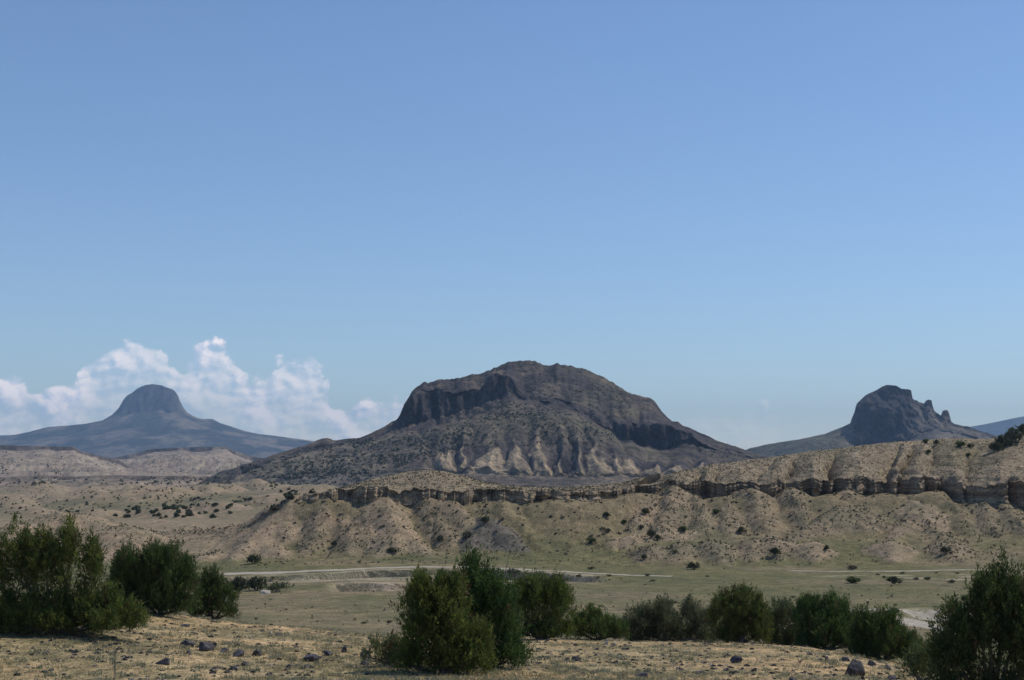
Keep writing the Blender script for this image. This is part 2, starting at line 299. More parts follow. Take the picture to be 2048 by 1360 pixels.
# arroyo: a cut channel with steep banks, in two strands
AR = [([(330, 1156), (430, 1154), (520, 1152), (600, 1150), (700, 1146), (800, 1142), (880, 1140), (960, 1142), (1050, 1148), (1150, 1152), (1215, 1153)], 250.0, 2.0, 8.5),
      ([(640, 1162), (720, 1160), (800, 1158), (880, 1157), (960, 1158), (1040, 1158), (1120, 1156)], 230.0, 1.15, 5.5),
      ([(1800, 1223), (1850, 1225), (1900, 1229), (1960, 1233), (2080, 1238)], 168.0, 0.9, 3.5)]
def ground_z(x, y, want=False):
    z, u, D = base_z(x, y)
    soil = np.zeros(len(z)); rub = np.zeros(len(z)); sh = np.zeros(len(z)); pale = np.zeros(len(z))
    zone = (D > 255) & (D < 1500) & (u < 2300)
    xi, yi = x[zone], y[zone]
    wx = xi + 2.2 * fbm(xi / 9, yi / 9, 3, 31); wy = yi + 2.2 * fbm(xi / 9, yi / 9, 3, 41)
    zz = z[zone]; best = zz.copy(); kind = np.zeros(len(zz), int); over = np.zeros(len(zz))
    for A_w, B_w, k_, s_ in SPW:
        d = B_w[:2] - A_w[:2]; ll = d @ d
        t0 = ((wx - A_w[0]) * d[0] + (wy - A_w[1]) * d[1]) / ll; t = np.clip(t0, 0, 1)
        zl = B_w[2] + (A_w[2] - B_w[2]) * (1 - t) ** 1.05
        tb = np.where(t0 < 0, np.maximum(t0, -7.0 / math.sqrt(ll)), t)         # the crest runs on into the wall behind its head
        dist = np.hypot(wx - A_w[0] - tb * d[0], wy - A_w[1] - tb * d[1])
        rr = 1.18 if A_w[1] < 450 else 7.0
        zs = zl - k_ * (np.sqrt(dist ** 2 + rr * rr) - rr)
        q = zs > best - 0.3
        h = 0.7; dd = np.clip(0.5 + 0.5 * (zs - best) / h, 0, 1)
        nb = best * (1 - dd) + zs * dd + h * dd * (1 - dd)
        q2 = zs > best
        kind[q2] = {'pale': 1, 'rub': 2, 'shale': 3, 'grass': 4}[s_]
        best = np.where(zs > best - h, nb, best)
    lift = best - zz; z[zone] = best
    pale[zone] = (kind == 1) * sstep(.15, .8, lift); rub[zone] = (kind == 2) * sstep(.15, .8, lift); sh[zone] = (kind == 3) * sstep(.15, .8, lift)
    # gully relief
    w = sstep(285, 300, D) * (1 - sstep(380, 460, D))
    z += w * (-0.55 * np.clip(ridged(x / 7, y / 14, 3, 5), 0, 1) ** 2 + 0.30 * fbm(x / 2.6, y / 2.6, 3, 8))
    # rolling relief elsewhere
    wv = sstep(80, 140, D) * (1 - sstep(285, 300, D))
    z += wv * (0.35 * fbm(x / 22, y / 22, 3, 12) + 0.07 * fbm(x / 2.5, y / 2.5, 3, 15))
    wf = 1 - sstep(65, 95, D)
    z += wf * sstep(6, 25, D) * (0.13 * fbm(x / 6, y / 6, 3, 21) + 0.06 * fbm(x / 0.9, y / 0.9, 3, 22))
    wb = sstep(430, 600, D) * (1 - sstep(1800, 2500, D))
    z += wb * (4.0 * fbm(x / 120, y / 160, 4, 51) + (1 - sstep(450, 750, u)) * (11.0 * np.clip(fbm(x / 70, y / 120, 4, 53) + .05, 0, 1) ** .8 * (1 - .45 * np.clip(ridged(x / 16, y / 45, 3, 56), 0, 1)) - 1.5) - 2.5 * np.clip(ridged(x / 50, y / 90, 3, 54), 0, 1) ** 2 + 0.9 * fbm(x / 16, y / 16, 3, 55))
    z += sstep(2500, 4000, D) * 12 * fbm(x / 500, y / 500, 4, 61)
    chan = np.zeros(len(z)); bank = np.zeros(len(z))
    for pts_, Yc, dep, wid in AR:
        us = np.array([p[0] for p in pts_], float)
        yc = Yc * np.ones(len(us)) + (1150 - np.array([p[1] for p in pts_])) * 0.9 if Yc > 200 else Yc + (1225 - np.array([p[1] for p in pts_])) * 0.9
        cy_ = np.interp(u, us, yc) + 1.6 * vnoise(x / 9, 0 * x, 71) + 0.25 * vnoise(x / 4, 0 * x, 72)
        on = sstep(us[0], us[0] + 50, u) * (1 - sstep(us[-1] - 50, us[-1], u)) * np.clip(0.95 + 0.55 * vnoise(x / 13, 0 * x + 5, 73), .5, 1.2)
        dy = D - cy_
        cut = sstep(-wid - 6, wid * .3, dy) * (1 - sstep(wid - .45, wid + .45, dy)) * np.clip(on, 0, 1.2)
        z -= dep * cut
        chan = np.maximum(chan, cut); bank = np.maximum(bank, np.clip(on, 0, 1) * sstep(-wid - 1, -wid, dy) * (1 - sstep(wid + 2.0, wid + 4.5, dy)))
    bad = sstep(480, 620, D) * (1 - sstep(450, 750, u)) * sstep(.02, .22, fbm(x / 70, y / 120, 4, 53) + .05); pale = np.maximum(pale, bad)
    if want: return z, u, D, pale, rub, sh, chan, bank
    return z
def gz(x, y): return float(ground_z(np.array([float(x)]), np.array([float(y)]))[0])

inner = np.concatenate([np.arange(-60, 2110, 3.0)])
phi = np.arctan((inner - CX) / F)
phi = np.concatenate([np.linspace(-math.pi, phi[0] - .30, 40)[1:], np.linspace(phi[0] - .30, phi[0], 40)[:-1], phi,
                      np.linspace(phi[-1], phi[-1] + .30, 40)[1:], np.linspace(phi[-1] + .30, math.pi, 40)[1:]])
radii = np.concatenate([[0.3], np.linspace(1.5, 30, 22), np.linspace(30.5, 66, 66), np.linspace(67, 150, 26), np.linspace(152, 226, 36), np.linspace(226.6, 268, 96), np.linspace(268.8, 282, 18),
                        np.linspace(282.9, 350, 78), np.linspace(352, 430, 24), np.linspace(434, 1100, 84), np.linspace(1110, 2000, 36), np.linspace(2050, 3000, 10), np.geomspace(3200, 12900, 16)])
# rings follow constant depth inside the view, circles elsewhere
cosf = np.where(np.abs(phi) < 0.54, np.cos(phi), 0.857)
R_ = radii[:, None] / cosf[None, :]
gx = (R_ * np.sin(phi)[None, :]).ravel(); gy = (R_ * np.cos(phi)[None, :]).ravel()
z, u, D, pale, rub, sh, chan, bank = ground_z(gx, gy, True)
n1 = fbm(gx / 18, gy / 18, 4, 81); n2 = fbm(gx / 3.5, gy / 3.5, 3, 84); n3 = fbm(gx / 60, gy / 90, 3, 87)
GRASS, TAN, PALE, RUB, SHALE, SAND, ORANGE = (.180, .172, .090), (.275, .222, .152), (.355, .280, .205), (.285, .232, .168), (.175, .160, .145), (.47, .41, .32), (.50, .365, .215)
col = mixcol(np.tile(np.array(GRASS), (len(z), 1)), TAN, sstep(-.25, .45, n1 + .3 * n2) * .65)
fg = 1 - sstep(68, 90, D)
fgc = mixcol(np.tile(np.array((.385, .312, .188)), (len(z), 1)), ORANGE, sstep(-.25, .35, fbm(gx / 4.5, gy / 3.0, 4, 90) + .22 * sstep(900, 1500, u) - .05))
col = col * (1 - fg[:, None]) + fgc * fg[:, None]
ta = sstep(294, 318, D) * (1 - sstep(400, 440, D)) * .72
col = mixcol(col, TAN, ta)
lm = sstep(286, 300, D) * (1 - sstep(450, 700, D)) * (1 - sstep(430, 620, u)); col = mixcol(col, PALE, lm * .8)
col = mixcol(col, PALE, np.clip(pale, 0, 1) * .95); col = mixcol(col, RUB, np.clip(rub, 0, 1) * .95); col = mixcol(col, SHALE, np.clip(sh, 0, 1) * .9)
fl = sstep(430, 700, D); fl = fl * (1 - .9 * np.clip(pale, 0, 1)); col = mixcol(col, (.215, .192, .130), fl * .85); col = mixcol(col, (.32, .26, .19), fl * sstep(.0, .4, n3 + .3 * n1) * .75)
col = mixcol(col, SAND, np.clip(bank * .85 * (.75 + .5 * n2), 0, 1)); col = mixcol(col, (.30, .25, .185), np.clip(chan, 0, 1) * .7)
wash = sstep(470, 560, u) * (1 - sstep(1120, 1240, u)) * sstep(229, 236, D) * (1 - sstep(261, 267, D)) * sstep(-.25, .2, fbm(gx / 11, gy / 3.5, 3, 96)); col = mixcol(col, SAND, wash * .6)
fl2 = ((u > 1590) & (D > 238) & (D < 262)) * sstep(1590, 1720, u) * sstep(238, 243, D) * (1 - sstep(255, 262, D)) * sstep(-.1, .3, fbm(gx / 7, gy / 3, 3, 95)); col = mixcol(col, SAND, fl2 * .7)
ground = mesh_obj('ground', np.stack([gx, gy, z], 1), grid_faces(len(radii), len(phi))[:, ::-1], M['ground'], col=col, smooth=.72)
setp(ground, 'dry grassy ground falling from a stony knoll to an olive valley floor', kind='structure')

# ------------------------------------------------------------------ hills as (column, row) surfaces
def sheet(us, curves, rows, back, ease=None):
    """curves: list of (Y(u), py(u)); rows per segment; back: list of (dY, z) behind the skyline. returns x, Y, z, seg arrays (R, Cn)"""
    us = np.asarray(us, float)
    Yc = [c[0](us) for c in curves]; Zc = [Yc[i] * (HY - c[1](us)) / F for i, c in enumerate(curves)]
    Ys, Zs, sg = [], [], []
    for i, n in enumerate(rows):
        for j in range(n):
            t = j / n; tz = t if not ease or ease[i] is None else ease[i](t)
            Ys.append(Yc[i] * (1 - t) + Yc[i + 1] * t); Zs.append(Zc[i] * (1 - tz) + Zc[i + 1] * tz); sg.append(i + t)
    Ys.append(Yc[-1]); Zs.append(Zc[-1]); sg.append(float(len(rows)))
    py_, pz_ = Yc[-1], Zc[-1]
    for dY, zb, n in back:
        for j in range(1, n + 1):
            t = j / n; tt = t * t * (3 - 2 * t); zt = np.minimum(pz_ - .12 * np.abs(pz_) - .02 * dY, zb)
            Ys.append(py_ + dY * t); Zs.append(pz_ * (1 - tt) + zt * tt); sg.append(len(rows) + t)
        py_ = py_ + dY; pz_ = zt
    Ym = np.array(Ys); Zm = np.array(Zs); Xm = Ym * ((us - CX) / F)[None, :]
    # behind the skyline keep world x instead of fanning out further
    S = np.array(sg)[:, None] + 0 * Ym
    return Xm, Ym, Zm, S
soft = lambda t: .62 * t + .38 * math.sin(t * math.pi / 2)
def colgrid(a, b, step, lo=None, hi=None, ext=30):
    parts = []
    if lo is not None: parts.append(np.linspace(lo, a, ext)[:-1])
    parts.append(np.arange(a, b, step))
    if hi is not None: parts.append(np.linspace(b, hi, ext))
    return np.concatenate(parts)

# --- sandstone ridge with a cliff band
us = colgrid(455, 2100, 2.0, None, 2750, 90)
noses = 1425, 1525, 1655, 1762, 1850, 1935, 1240, 700, 840, 930, 2060
rimY = L([(455, 326), (560, 324), (760, 320), (830, 324), (850, 321), (930, 324), (1000, 323), (1200, 324), (1270, 336), (1330, 337), (1900, 339), (1925, 330), (2048, 328), (2750, 330)])
rimP = L([(455, 1075), (520, 1035), (560, 1006), (600, 991), (680, 979), (720, 976), (800, 979), (900, 981), (950, 980), (1000, 985), (1060, 991), (1150, 987), (1240, 983), (1275, 969), (1300, 966), (1500, 966), (1560, 961), (1650, 959), (1750, 956), (1860, 958), (1905, 960), (1925, 968), (1960, 966), (2048, 958), (2750, 950)])
skyP = L([(455, 1074), (520, 1033), (560, 1004), (600, 989), (650, 984), (700, 970), (740, 958), (800, 947), (850, 938), (900, 944), (950, 959), (1000, 971), (1050, 975), (1100, 975), (1200, 972), (1280, 961), (1340, 947), (1400, 934), (1450, 925), (1500, 919), (1560, 912), (1620, 902), (1680, 897), (1730, 890), (1780, 884), (1850, 880), (1900, 876), (1950, 877), (1985, 881), (2000, 874), (2048, 862), (2200, 845), (2750, 835)])
skyY = L([(455, 329), (560, 329), (700, 336), (850, 346), (1000, 338), (1100, 336), (1240, 340), (1340, 352), (1500, 364), (1750, 372), (2048, 374), (2750, 378)])
gl = np.zeros(len(us))
for g_ in noses: gl = np.maximum(gl, np.exp(-((us - g_) / (9.0 + 5 * (g_ > 1600))) ** 2) * (1.0 if g_ > 1300 else .55))
blk = vnoise(us / 34, 0 * us, 101) * 1.5 + np.round(vnoise(us / 17, 0 * us, 102) * 2.2) * 1.1 + .35 * vnoise(us / 6, 0 * us, 103)
GU = np.array([1285, 1392, 1428, 1520, 1572, 1662, 1768, 1796, 1856, 1942, 2075, 2190, 2300, 2450, 2600], float)
def noses_at(u_):                                  # 0 in a gully, 1 on the crest of a nose
    i = np.clip(np.searchsorted(GU, u_), 1, len(GU) - 1); a_, b_ = GU[i - 1], GU[i]
    v = np.clip(np.minimum(u_ - a_, b_ - u_) / ((b_ - a_) * .5), 0, 1); return np.where(u_ < GU[0], 1.0, v)
nz0 = noses_at(us + 3 * vnoise(us / 9, 0 * us, 108))
rimW = .5 * vnoise(us / 38, 0 * us, 104) + .5 * np.round(2 * vnoise(us / 16, 0 * us, 114)) * .5 + .25 * vnoise(us / 9, 0 * us, 105)
lean = 3.5 * sstep(.0, .6, vnoise(us / 34, 0 * us, 106) + .35 * vnoise(us / 11, 0 * us, 107))
low = lambda u_: rimP(u_) + 85
Xm, Ym, Zm, S = sheet(us, [(rimY, low), (rimY, rimP), (skyY, skyP)], [52, 96], [(22, -3.0, 14), (60, -16.0, 10)], [None, soft])
cl = (S < 1) * 1.0; tcl = np.clip(S, 0, 1); up = np.clip(S - 1, 0, 1); slope = (S >= 1) * (S <= 2) * 1.0
right = sstep(1225, 1300, us)[None, :]
U2 = us[None, :] - up * (20 + 26 * vnoise(us / 90, 0 * us, 125))[None, :] + 18 * fbm(up * 4, us[None, :] / 70 + 0 * up, 2, 109)
NZ = noses_at(U2); gdep = .35 + .75 * sstep(-.5, .6, vnoise(us / 55, 0 * us, 110))[None, :]
gully = (1 - np.sqrt(np.clip(NZ, 0, 1) + .02)) * right * gdep
nearrim = np.where(S < 1, 1.0, np.exp(-up * 16) * (S <= 2))
strat = vnoise(Zm * 0.85 + 0.02 * Xm + 7, Xm * .03, 111) * .6 + vnoise(Zm * 2.6, Xm * .05, 112) * .40
blockn = fbm(Xm / 4.5, Zm / 1.3, 3, 115) * .7 + .35 * np.round(vnoise(Xm / 3.1, Zm / 2.2, 116) * 2)
Ym = Ym + nearrim * (blk * 1.0)[None, :] + cl * (strat * .8 + blockn) * sstep(0, .1, tcl) - cl * (1 - tcl) * (.3 + lean[None, :]) + gully * 5.0 * np.where(S < 1, 1.0, (1 - sstep(0, .9, up)) * (S <= 2))
crest = np.exp(-((us - 850) / 160.0) ** 2)[None, :]
Zm = Zm - nearrim * (S > .7) * rimW[None, :] * sstep(0, 1.5, Zm[-24] * 0 + (skyY(us) * (HY - skyP(us)) - rimY(us) * (HY - rimP(us))) / F)[None, :]
Zm = Zm - slope * gully * 3.8 * (1 - sstep(.30, 1.0, up)) * (.45 + .55 * sstep(0, .25, up))
Zm = Zm + slope * (1 - sstep(.8, 1, up)) * right * .9 * np.sqrt(np.clip(NZ, 0, 1)) * np.sin(np.clip(up, 0, 1) * math.pi)
# thin ledges on the slope above the rim
Zm = Zm + slope * (1 - sstep(.15, .55, up)) * .38 * vnoise(Zm * 1.7, Xm * .03, 117)
Zm = Zm + (S >= 1) * (.30 * fbm(Xm / 6, Ym / 6, 3, 118) + .16 * fbm(Xm / 1.4, Ym / 1.4, 3, 119)) * (1 - .5 * (np.abs(S - 2) < .03))
Zm = Zm - slope * (1 - sstep(.8, 1, up)) * .45 * np.clip(ridged(Xm / 5 + Ym / 9, Ym / 12 - Xm / 30, 3, 120), 0, 1) ** 2
xf, yf, zf, sf = Xm.ravel(), Ym.ravel(), Zm.ravel(), S.ravel()
cc = np.tile(np.array((.285, .235, .165)), (len(xf), 1))
cc = mixcol(cc, (.34, .275, .185), sstep(-.2, .4, fbm(xf / 9, yf / 9, 3, 121)) * .7)
cc = mixcol(cc, (.20, .18, .105), sstep(.0, .5, fbm(xf / 14, yf / 20, 3, 122)) * .5 * (sf > 1.25))
cliffc = mixcol(np.tile(np.array((.27, .215, .15)), (len(xf), 1)), (.40, .325, .23), sstep(-.3, .5, vnoise(zf * 1.1, xf * .03, 123) + .4 * vnoise(zf * 3.1, xf * .06, 124)))
cc = np.where((sf < 1.04)[:, None], cliffc, cc)
ridge = mesh_obj('sandstone_ridge', np.stack([xf, yf, zf], 1), grid_faces(Xm.shape[0], Xm.shape[1]), M['ridge'], col=cc, smooth=.6)
setp(ridge, 'tan rounded ridge with a dark shaded sandstone cliff band', kind='structure')

# --- central volcanic butte
us = colgrid(330, 1640, 2.0)
sk = L([(330, 1010), (400, 965), (440, 947), (500, 926), (560, 905), (600, 893), (640, 881), (655, 877), (668, 882), (720, 875), (760, 856), (798, 834), (806, 812), (816, 794), (830, 775), (850, 765), (900, 758), (960, 746), (990, 735), (1010, 725), (1040, 719), (1080, 724), (1100, 729), (1115, 724), (1150, 733), (1190, 748), (1230, 768), (1270, 792), (1295, 796), (1308, 802), (1325, 825), (1335, 838), (1380, 856), (1430, 880), (1480, 898), (1515, 910), (1560, 922), (1640, 945)], 0.8)
sk0 = sk; sk = lambda u_: sk0(u_) + (1.6 * vnoise(u_ / 11, 0 * u_, 137) + 1.2 * vnoise(u_ / 4, 0 * u_, 138)) * sstep(760, 800, u_) * (1 - sstep(1360, 1420, u_))
skY = L([(330, 1620), (500, 1700), (655, 1780), (800, 1850), (1000, 1930), (1150, 1930), (1290, 1880), (1400, 1830), (1640, 1700)])
rm = L([(330, 1012), (500, 936), (655, 893), (720, 885), (780, 858), (806, 822), (822, 793), (840, 782), (900, 786), (950, 790), (968, 786), (978, 755), (1000, 748), (1022, 756), (1035, 790), (1080, 800), (1150, 815), (1200, 838), (1240, 846), (1290, 850), (1340, 853), (1375, 862), (1420, 886), (1500, 913), (1640, 948)], 1.2)
cb = L([(330, 1013), (500, 937), (655, 894), (720, 886), (780, 862), (806, 848), (830, 844), (860, 840), (900, 824), (950, 806), (985, 800), (1005, 799), (1022, 786), (1035, 796), (1080, 803), (1150, 819), (1200, 846), (1240, 872), (1270, 887), (1300, 896), (1330, 893), (1355, 878), (1380, 868), (1420, 889), (1500, 915), (1640, 950)], 1.2)
rmY = L([(330, 1590), (500, 1660), (720, 1750), (800, 1800), (950, 1815), (1050, 1800), (1200, 1740), (1300, 1720), (1400, 1730), (1640, 1680)])
bn = L([(330, 1016), (500, 948), (655, 915), (720, 898), (800, 870), (900, 851), (1000, 838), (1090, 833), (1150, 838), (1200, 853), (1260, 892), (1320, 905), (1400, 900), (1500, 922), (1640, 955)])
bnY = L([(330, 1560), (720, 1680), (900, 1690), (1200, 1680), (1400, 1690), (1640, 1660)])
f1 = L([(330, 1020), (500, 968), (655, 945), (760, 935), (850, 934), (1000, 935), (1200, 936), (1400, 935), (1500, 932), (1640, 960)])
f1Y = const(1560)
f0 = L([(330, 1022), (500, 974), (655, 952), (760, 946), (850, 947), (1000, 949), (1200, 950), (1400, 945), (1500, 938), (1640, 964)])
b0 = L([(330, 1035), (500, 995), (655, 988), (760, 988), (1200, 990), (1500, 965), (1640, 985)])
cbY = lambda u_: rmY(u_) - 6
incl = sstep(0, 14, cb(us) - rm(us)); cw1 = incl * 15 * fbm(us / 20, 0 * us, 4, 135); cw2 = incl * 11 * fbm(us / 22, 0 * us + 4, 4, 136)
Xm, Ym, Zm, S = sheet(us, [(const(1480), b0), (lambda u_: f1Y(u_) - 5, f0), (f1Y, f1), (bnY, bn), (cbY, lambda u_: cb(u_) + cw1), (rmY, lambda u_: rm(u_) + cw2), (skY, sk)],
                      [18, 10, 52, 26, 26, 44], [(140, 60.0, 12), (360, -20.0, 16)])
spur = np.clip(ridged(us / 62 + 3.3 + .25 * vnoise(us / 30, 0 * us, 130), 0 * us, 2, 131), -1, 1)       # + on spurs
spur = .5 + .5 * spur
apexes = [(862, 24, .35), (897, 34, .55), (936, 20, .6), (988, 64, .80), (1040, 40, .7), (1086, 30, .85), (1118, 18, .3), (1150, 20, .6), (1192, 46, .7), (1232, 26, .45), (1262, 40, .6), (1302, 34, .55), (1345, 40, .42), (1400, 30, .3)]
frac = np.clip((S - 1) / 2, 0, 1)
UW = us[None, :] + 20 * fbm(us[None, :] / 32 + 0 * S, frac * 6, 4, 133) - (us[None, :] - 1120) * .06 * frac
sp = np.zeros(S.shape); hs = np.zeros(S.shape)
for a_, w_, h_ in apexes:
    v_ = np.clip(1 - np.abs(UW - a_) / (w_ * (1.25 - .5 * frac)), 0, 1); hs = np.where(v_ > sp, h_, hs); sp = np.maximum(sp, v_)
inF = sstep(820, 870, us) * (1 - sstep(1440, 1500, us))
frac = np.clip((S - 2) / 1, 0, 1)                     # 0 at fan ledge, 1 at bench
gul = (1 - sp) * inF[None, :]
lower = ((S >= 1) & (S < 3)) * np.where(S < 2, 1.0, np.sin(np.clip(frac, 0, 1) * math.pi * .5 + math.pi * .5))
Zm = Zm - lower * gul * 9.0
Ym = Ym + lower * gul * 11.0
wob = (S > 0) * (1 - .5 * (np.abs(S - 6) < .15))
Zm = Zm + wob * (4.2 * fbm(Xm / 60, Ym / 60, 4, 141) + 2.4 * fbm(Xm / 15, Ym / 15, 4, 142)) - ((S > 1.5) & (S < 6)) * 5.0 * np.clip(ridged(Xm / 45 + Ym / 300, Ym / 150, 3, 143), 0, 1) ** 2
cliff = (S >= 4) & (S < 5)
Ym = Ym + ((S > 3.9) & (S < 5.1)) * (22 * fbm(Xm / 22, Zm / 50, 4, 144) + 6 * vnoise(Xm / 5, Zm / 22, 145))
xf, yf, zf, sf = Xm.ravel(), Ym.ravel(), Zm.ravel(), S.ravel()
spf = sp.ravel(); inf_ = np.broadcast_to(inF[None, :], Xm.shape).ravel(); uf = np.broadcast_to(us[None, :], Xm.shape).ravel()
nA = fbm(xf / 26, yf / 26, 5, 150); nB = fbm(xf / 110, yf / 140, 3, 151)
cc = mixcol(np.tile(np.array((.066, .058, .058)), (len(xf), 1)), (.118, .098, .082), sstep(-.3, .4, nA))
apron = (1 - sstep(700, 900, uf)) * (sf < 4.2)
cc = mixcol(cc, (.165, .145, .110), np.clip(apron, 0, 1) * .8)
bench = np.exp(-((sf - 3.0) / .35) ** 2) * sstep(-.3, .3, nB + .2); cc = mixcol(cc, (.165, .148, .10), bench * .7)
topg = (sf > 5.05) * sstep(-.1, .4, nB); cc = mixcol(cc, (.115, .108, .072), topg * .5)
fr = np.clip(sf - 2, 0, 1)
hf_ = hs.ravel()
palef = inf_ * (sf < 3) * np.where(sf < 1, .35, 1.0) * sstep(-.05, .07, spf - np.where(sf < 2, .30, .34 + .66 * fr / np.maximum(hf_ * .8, .05)) + .30 * nA + .25 * fbm(xf / 9, yf / 24, 3, 153))
cc = mixcol(cc, (.31, .25, .175), np.clip(palef, 0, 1) * .85)
cc = mixcol(cc, (.15, .138, .125), ((sf < 1.02) & (palef < .3)) * .6)
rockm = ((sf >= 4.0) & (sf < 5.1) & (uf > 785) & (uf < 1400)) * 1.0 + ((sf >= 3.5) & (sf < 6)) * sstep(.12, .3, fbm(xf / 30, yf / 40, 4, 155))
cc = mixcol(cc, (.062, .055, .056), np.clip(rockm, 0, 1) * .85)
butte = mesh_obj('volcanic_butte', np.stack([xf, yf, zf], 1), grid_faces(*Xm.shape), M['butte'], col=cc, smooth=.01)
setp(butte, 'broad dark domed butte with pale clay fans at its foot', kind='structure')

# --- craggy butte on the right
us = colgrid(1440, 2120, 2.0)
sk = [(1440, 930), (1480, 906), (1500, 897), (1530, 890), (1600, 878), (1650, 868), (1688, 852), (1700, 846), (1709, 826), (1714, 806), (1720, 800), (1735, 787), (1750, 782), (1762, 774), (1772, 770), (1790, 773), (1800, 778), (1820, 781), (1827, 795), (1840, 803), (1850, 807), (1853, 801), (1858, 799), (1863, 802), (1866, 822), (1880, 832), (1884, 822), (1890, 820), (1895, 824), (1899, 842), (1910, 848), (1950, 858), (1985, 868), (2048, 882), (2120, 905)]
sku = np.array([s[0] for s in sk], float); skv = np.array([s[1] for s in sk], float)
skf = lambda u_: np.interp(u_, sku, skv)
cbf = L([(1440, 940), (1600, 884), (1680, 872), (1700, 885), (1720, 893), (1760, 898), (1800, 893), (1830, 868), (1850, 852), (1900, 862), (2000, 885), (2120, 915)])
rmf = lambda u_: np.minimum(cbf(u_) - 1, np.interp(u_, [1440, 1680, 1700, 1716, 1735, 1780, 1815, 1832, 1850, 1900, 2120], [938, 868, 852, 815, 802, 806, 822, 836, 846, 858, 912]))
Xm, Ym, Zm, S = sheet(us, [(const(3150), const(945)), (const(3380), lambda u_: cbf(u_) + 2), (const(3420), rmf), (lambda u_: 3480 + 0 * u_, skf)], [20, 42, 26], [(60, 90.0, 10), (500, -20.0, 12)])
roc = ((S > 1) & (S < 3.2)) * sstep(1690, 1715, Xm / Ym * F + CX)
Ym = Ym + roc * (34 * fbm(Xm / 26, Zm / 34, 5, 161))
Zm = Zm + (S > 0) * (3 * fbm(Xm / 60, Ym / 60, 4, 162)) * (1 - .6 * (np.abs(S - 3) < .2)) + roc * 4.5 * fbm(Xm / 14, Ym / 14, 4, 163) * (1 - .5 * (np.abs(S - 3) < .1)) - (S < 1) * (S > 0) * 6 * np.clip(ridged(Xm / 60, Ym / 200, 3, 164), 0, 1) ** 2
xf, yf, zf, sf = Xm.ravel(), Ym.ravel(), Zm.ravel(), S.ravel(); uf = xf / yf * F + CX
cc = mixcol(np.tile(np.array((.085, .08, .075)), (len(xf), 1)), (.14, .125, .10), sstep(-.2, .4, fbm(xf / 60, yf / 60, 4, 165)))
cc = mixcol(cc, (.05, .048, .05), ((sf > 1) & (sf < 3.2)) * sstep(1690, 1720, uf) * (1 - sstep(1815, 1850, uf) * .7))
cc = mixcol(cc, (.10, .105, .07), (1 - sstep(1660, 1710, uf)) * .6)
cc = mixcol(cc, (.19, .165, .135), sstep(1800, 1850, uf) * (sf < 2.6) * sstep(-.3, .2, fbm(xf / 30, yf / 30, 4, 166)) * .8)  # greyish rubble, also lightened to paint in the sunlit right slope
crag = mesh_obj('craggy_butte', np.stack([xf, yf, zf], 1), grid_faces(*Xm.shape), M['butte'], col=cc, smooth=.01)
setp(crag, 'craggy dark rock butte with two small pinnacles', kind='structure')

# --- distant volcanic plug on the left
us = colgrid(-160, 820, 3.0, -700)
sk = L([(-700, 920), (-300, 900), (-160, 890), (-60, 880), (0, 876), (60, 863), (95, 855), (170, 848), (210, 841)]) 
skt = [(-700, 920), (-300, 900), (-160, 890), (-60, 880), (0, 876), (60, 863), (95, 854), (140, 851), (170, 848), (205, 841), (225, 829), (238, 815), (246, 800), (254, 790), (262, 787), (275, 776), (290, 770), (305, 768), (320, 770), (345, 779), (355, 790), (360, 803), (366, 815), (375, 826), (388, 834), (400, 838), (425, 838), (440, 846), (490, 862), (520, 868), (560, 873), (620, 881), (680, 890), (820, 912)]
sku2 = np.array([s[0] for s in skt], float); skv2 = np.array([s[1] for s in skt], float)
skf = lambda u_: np.interp(u_, sku2, skv2)
cbf = L([(-700, 925), (0, 884), (150, 860), (205, 848), (225, 838), (250, 828), (300, 821), (345, 822), (375, 834), (400, 844), (440, 853), (560, 880), (820, 918)])
Xm, Ym, Zm, S = sheet(us, [(const(8300), const(936)), (const(9300), L([(-700, 932), (0, 900), (150, 882), (250, 868), (330, 864), (420, 868), (520, 886), (640, 900), (820, 925)])), (const(9850), cbf), (const(10050), skf)], [34, 26, 34], [(400, 380.0, 8), (1200, 0.0, 12)], [None, None, lambda t: t ** .75])
plug = ((S > 2)) * np.exp(-((Xm / Ym * F + CX - 305) / 62) ** 6)
Ym = Ym + plug * 60 * fbm(Xm / 60, Zm / 200, 4, 171)
Zm = Zm + (S > 0) * (1 - .8 * (S > 2.7)) * (14 * fbm(Xm / 260, Ym / 260, 4, 172) - 26 * np.clip(ridged(Xm / 220, Ym / 600, 3, 173), 0, 1) ** 2 * (S < 2.2))
xf, yf, zf, sf = Xm.ravel(), Ym.ravel(), Zm.ravel(), S.ravel(); uf = xf / yf * F + CX
cc = mixcol(np.tile(np.array((.055, .058, .045)), (len(xf), 1)), (.20, .16, .12), sstep(-.2, .35, fbm(xf / 170, yf / 200, 5, 174)))
cc = mixcol(cc, (.06, .055, .055), plug.ravel() * .9)
plugo = mesh_obj('volcanic_plug', np.stack([xf, yf, zf], 1), grid_faces(*Xm.shape), M['far'], col=cc, smooth=.01)
setp(plugo, 'hazy blue flat-topped volcanic plug on a wide skirt', kind='structure')

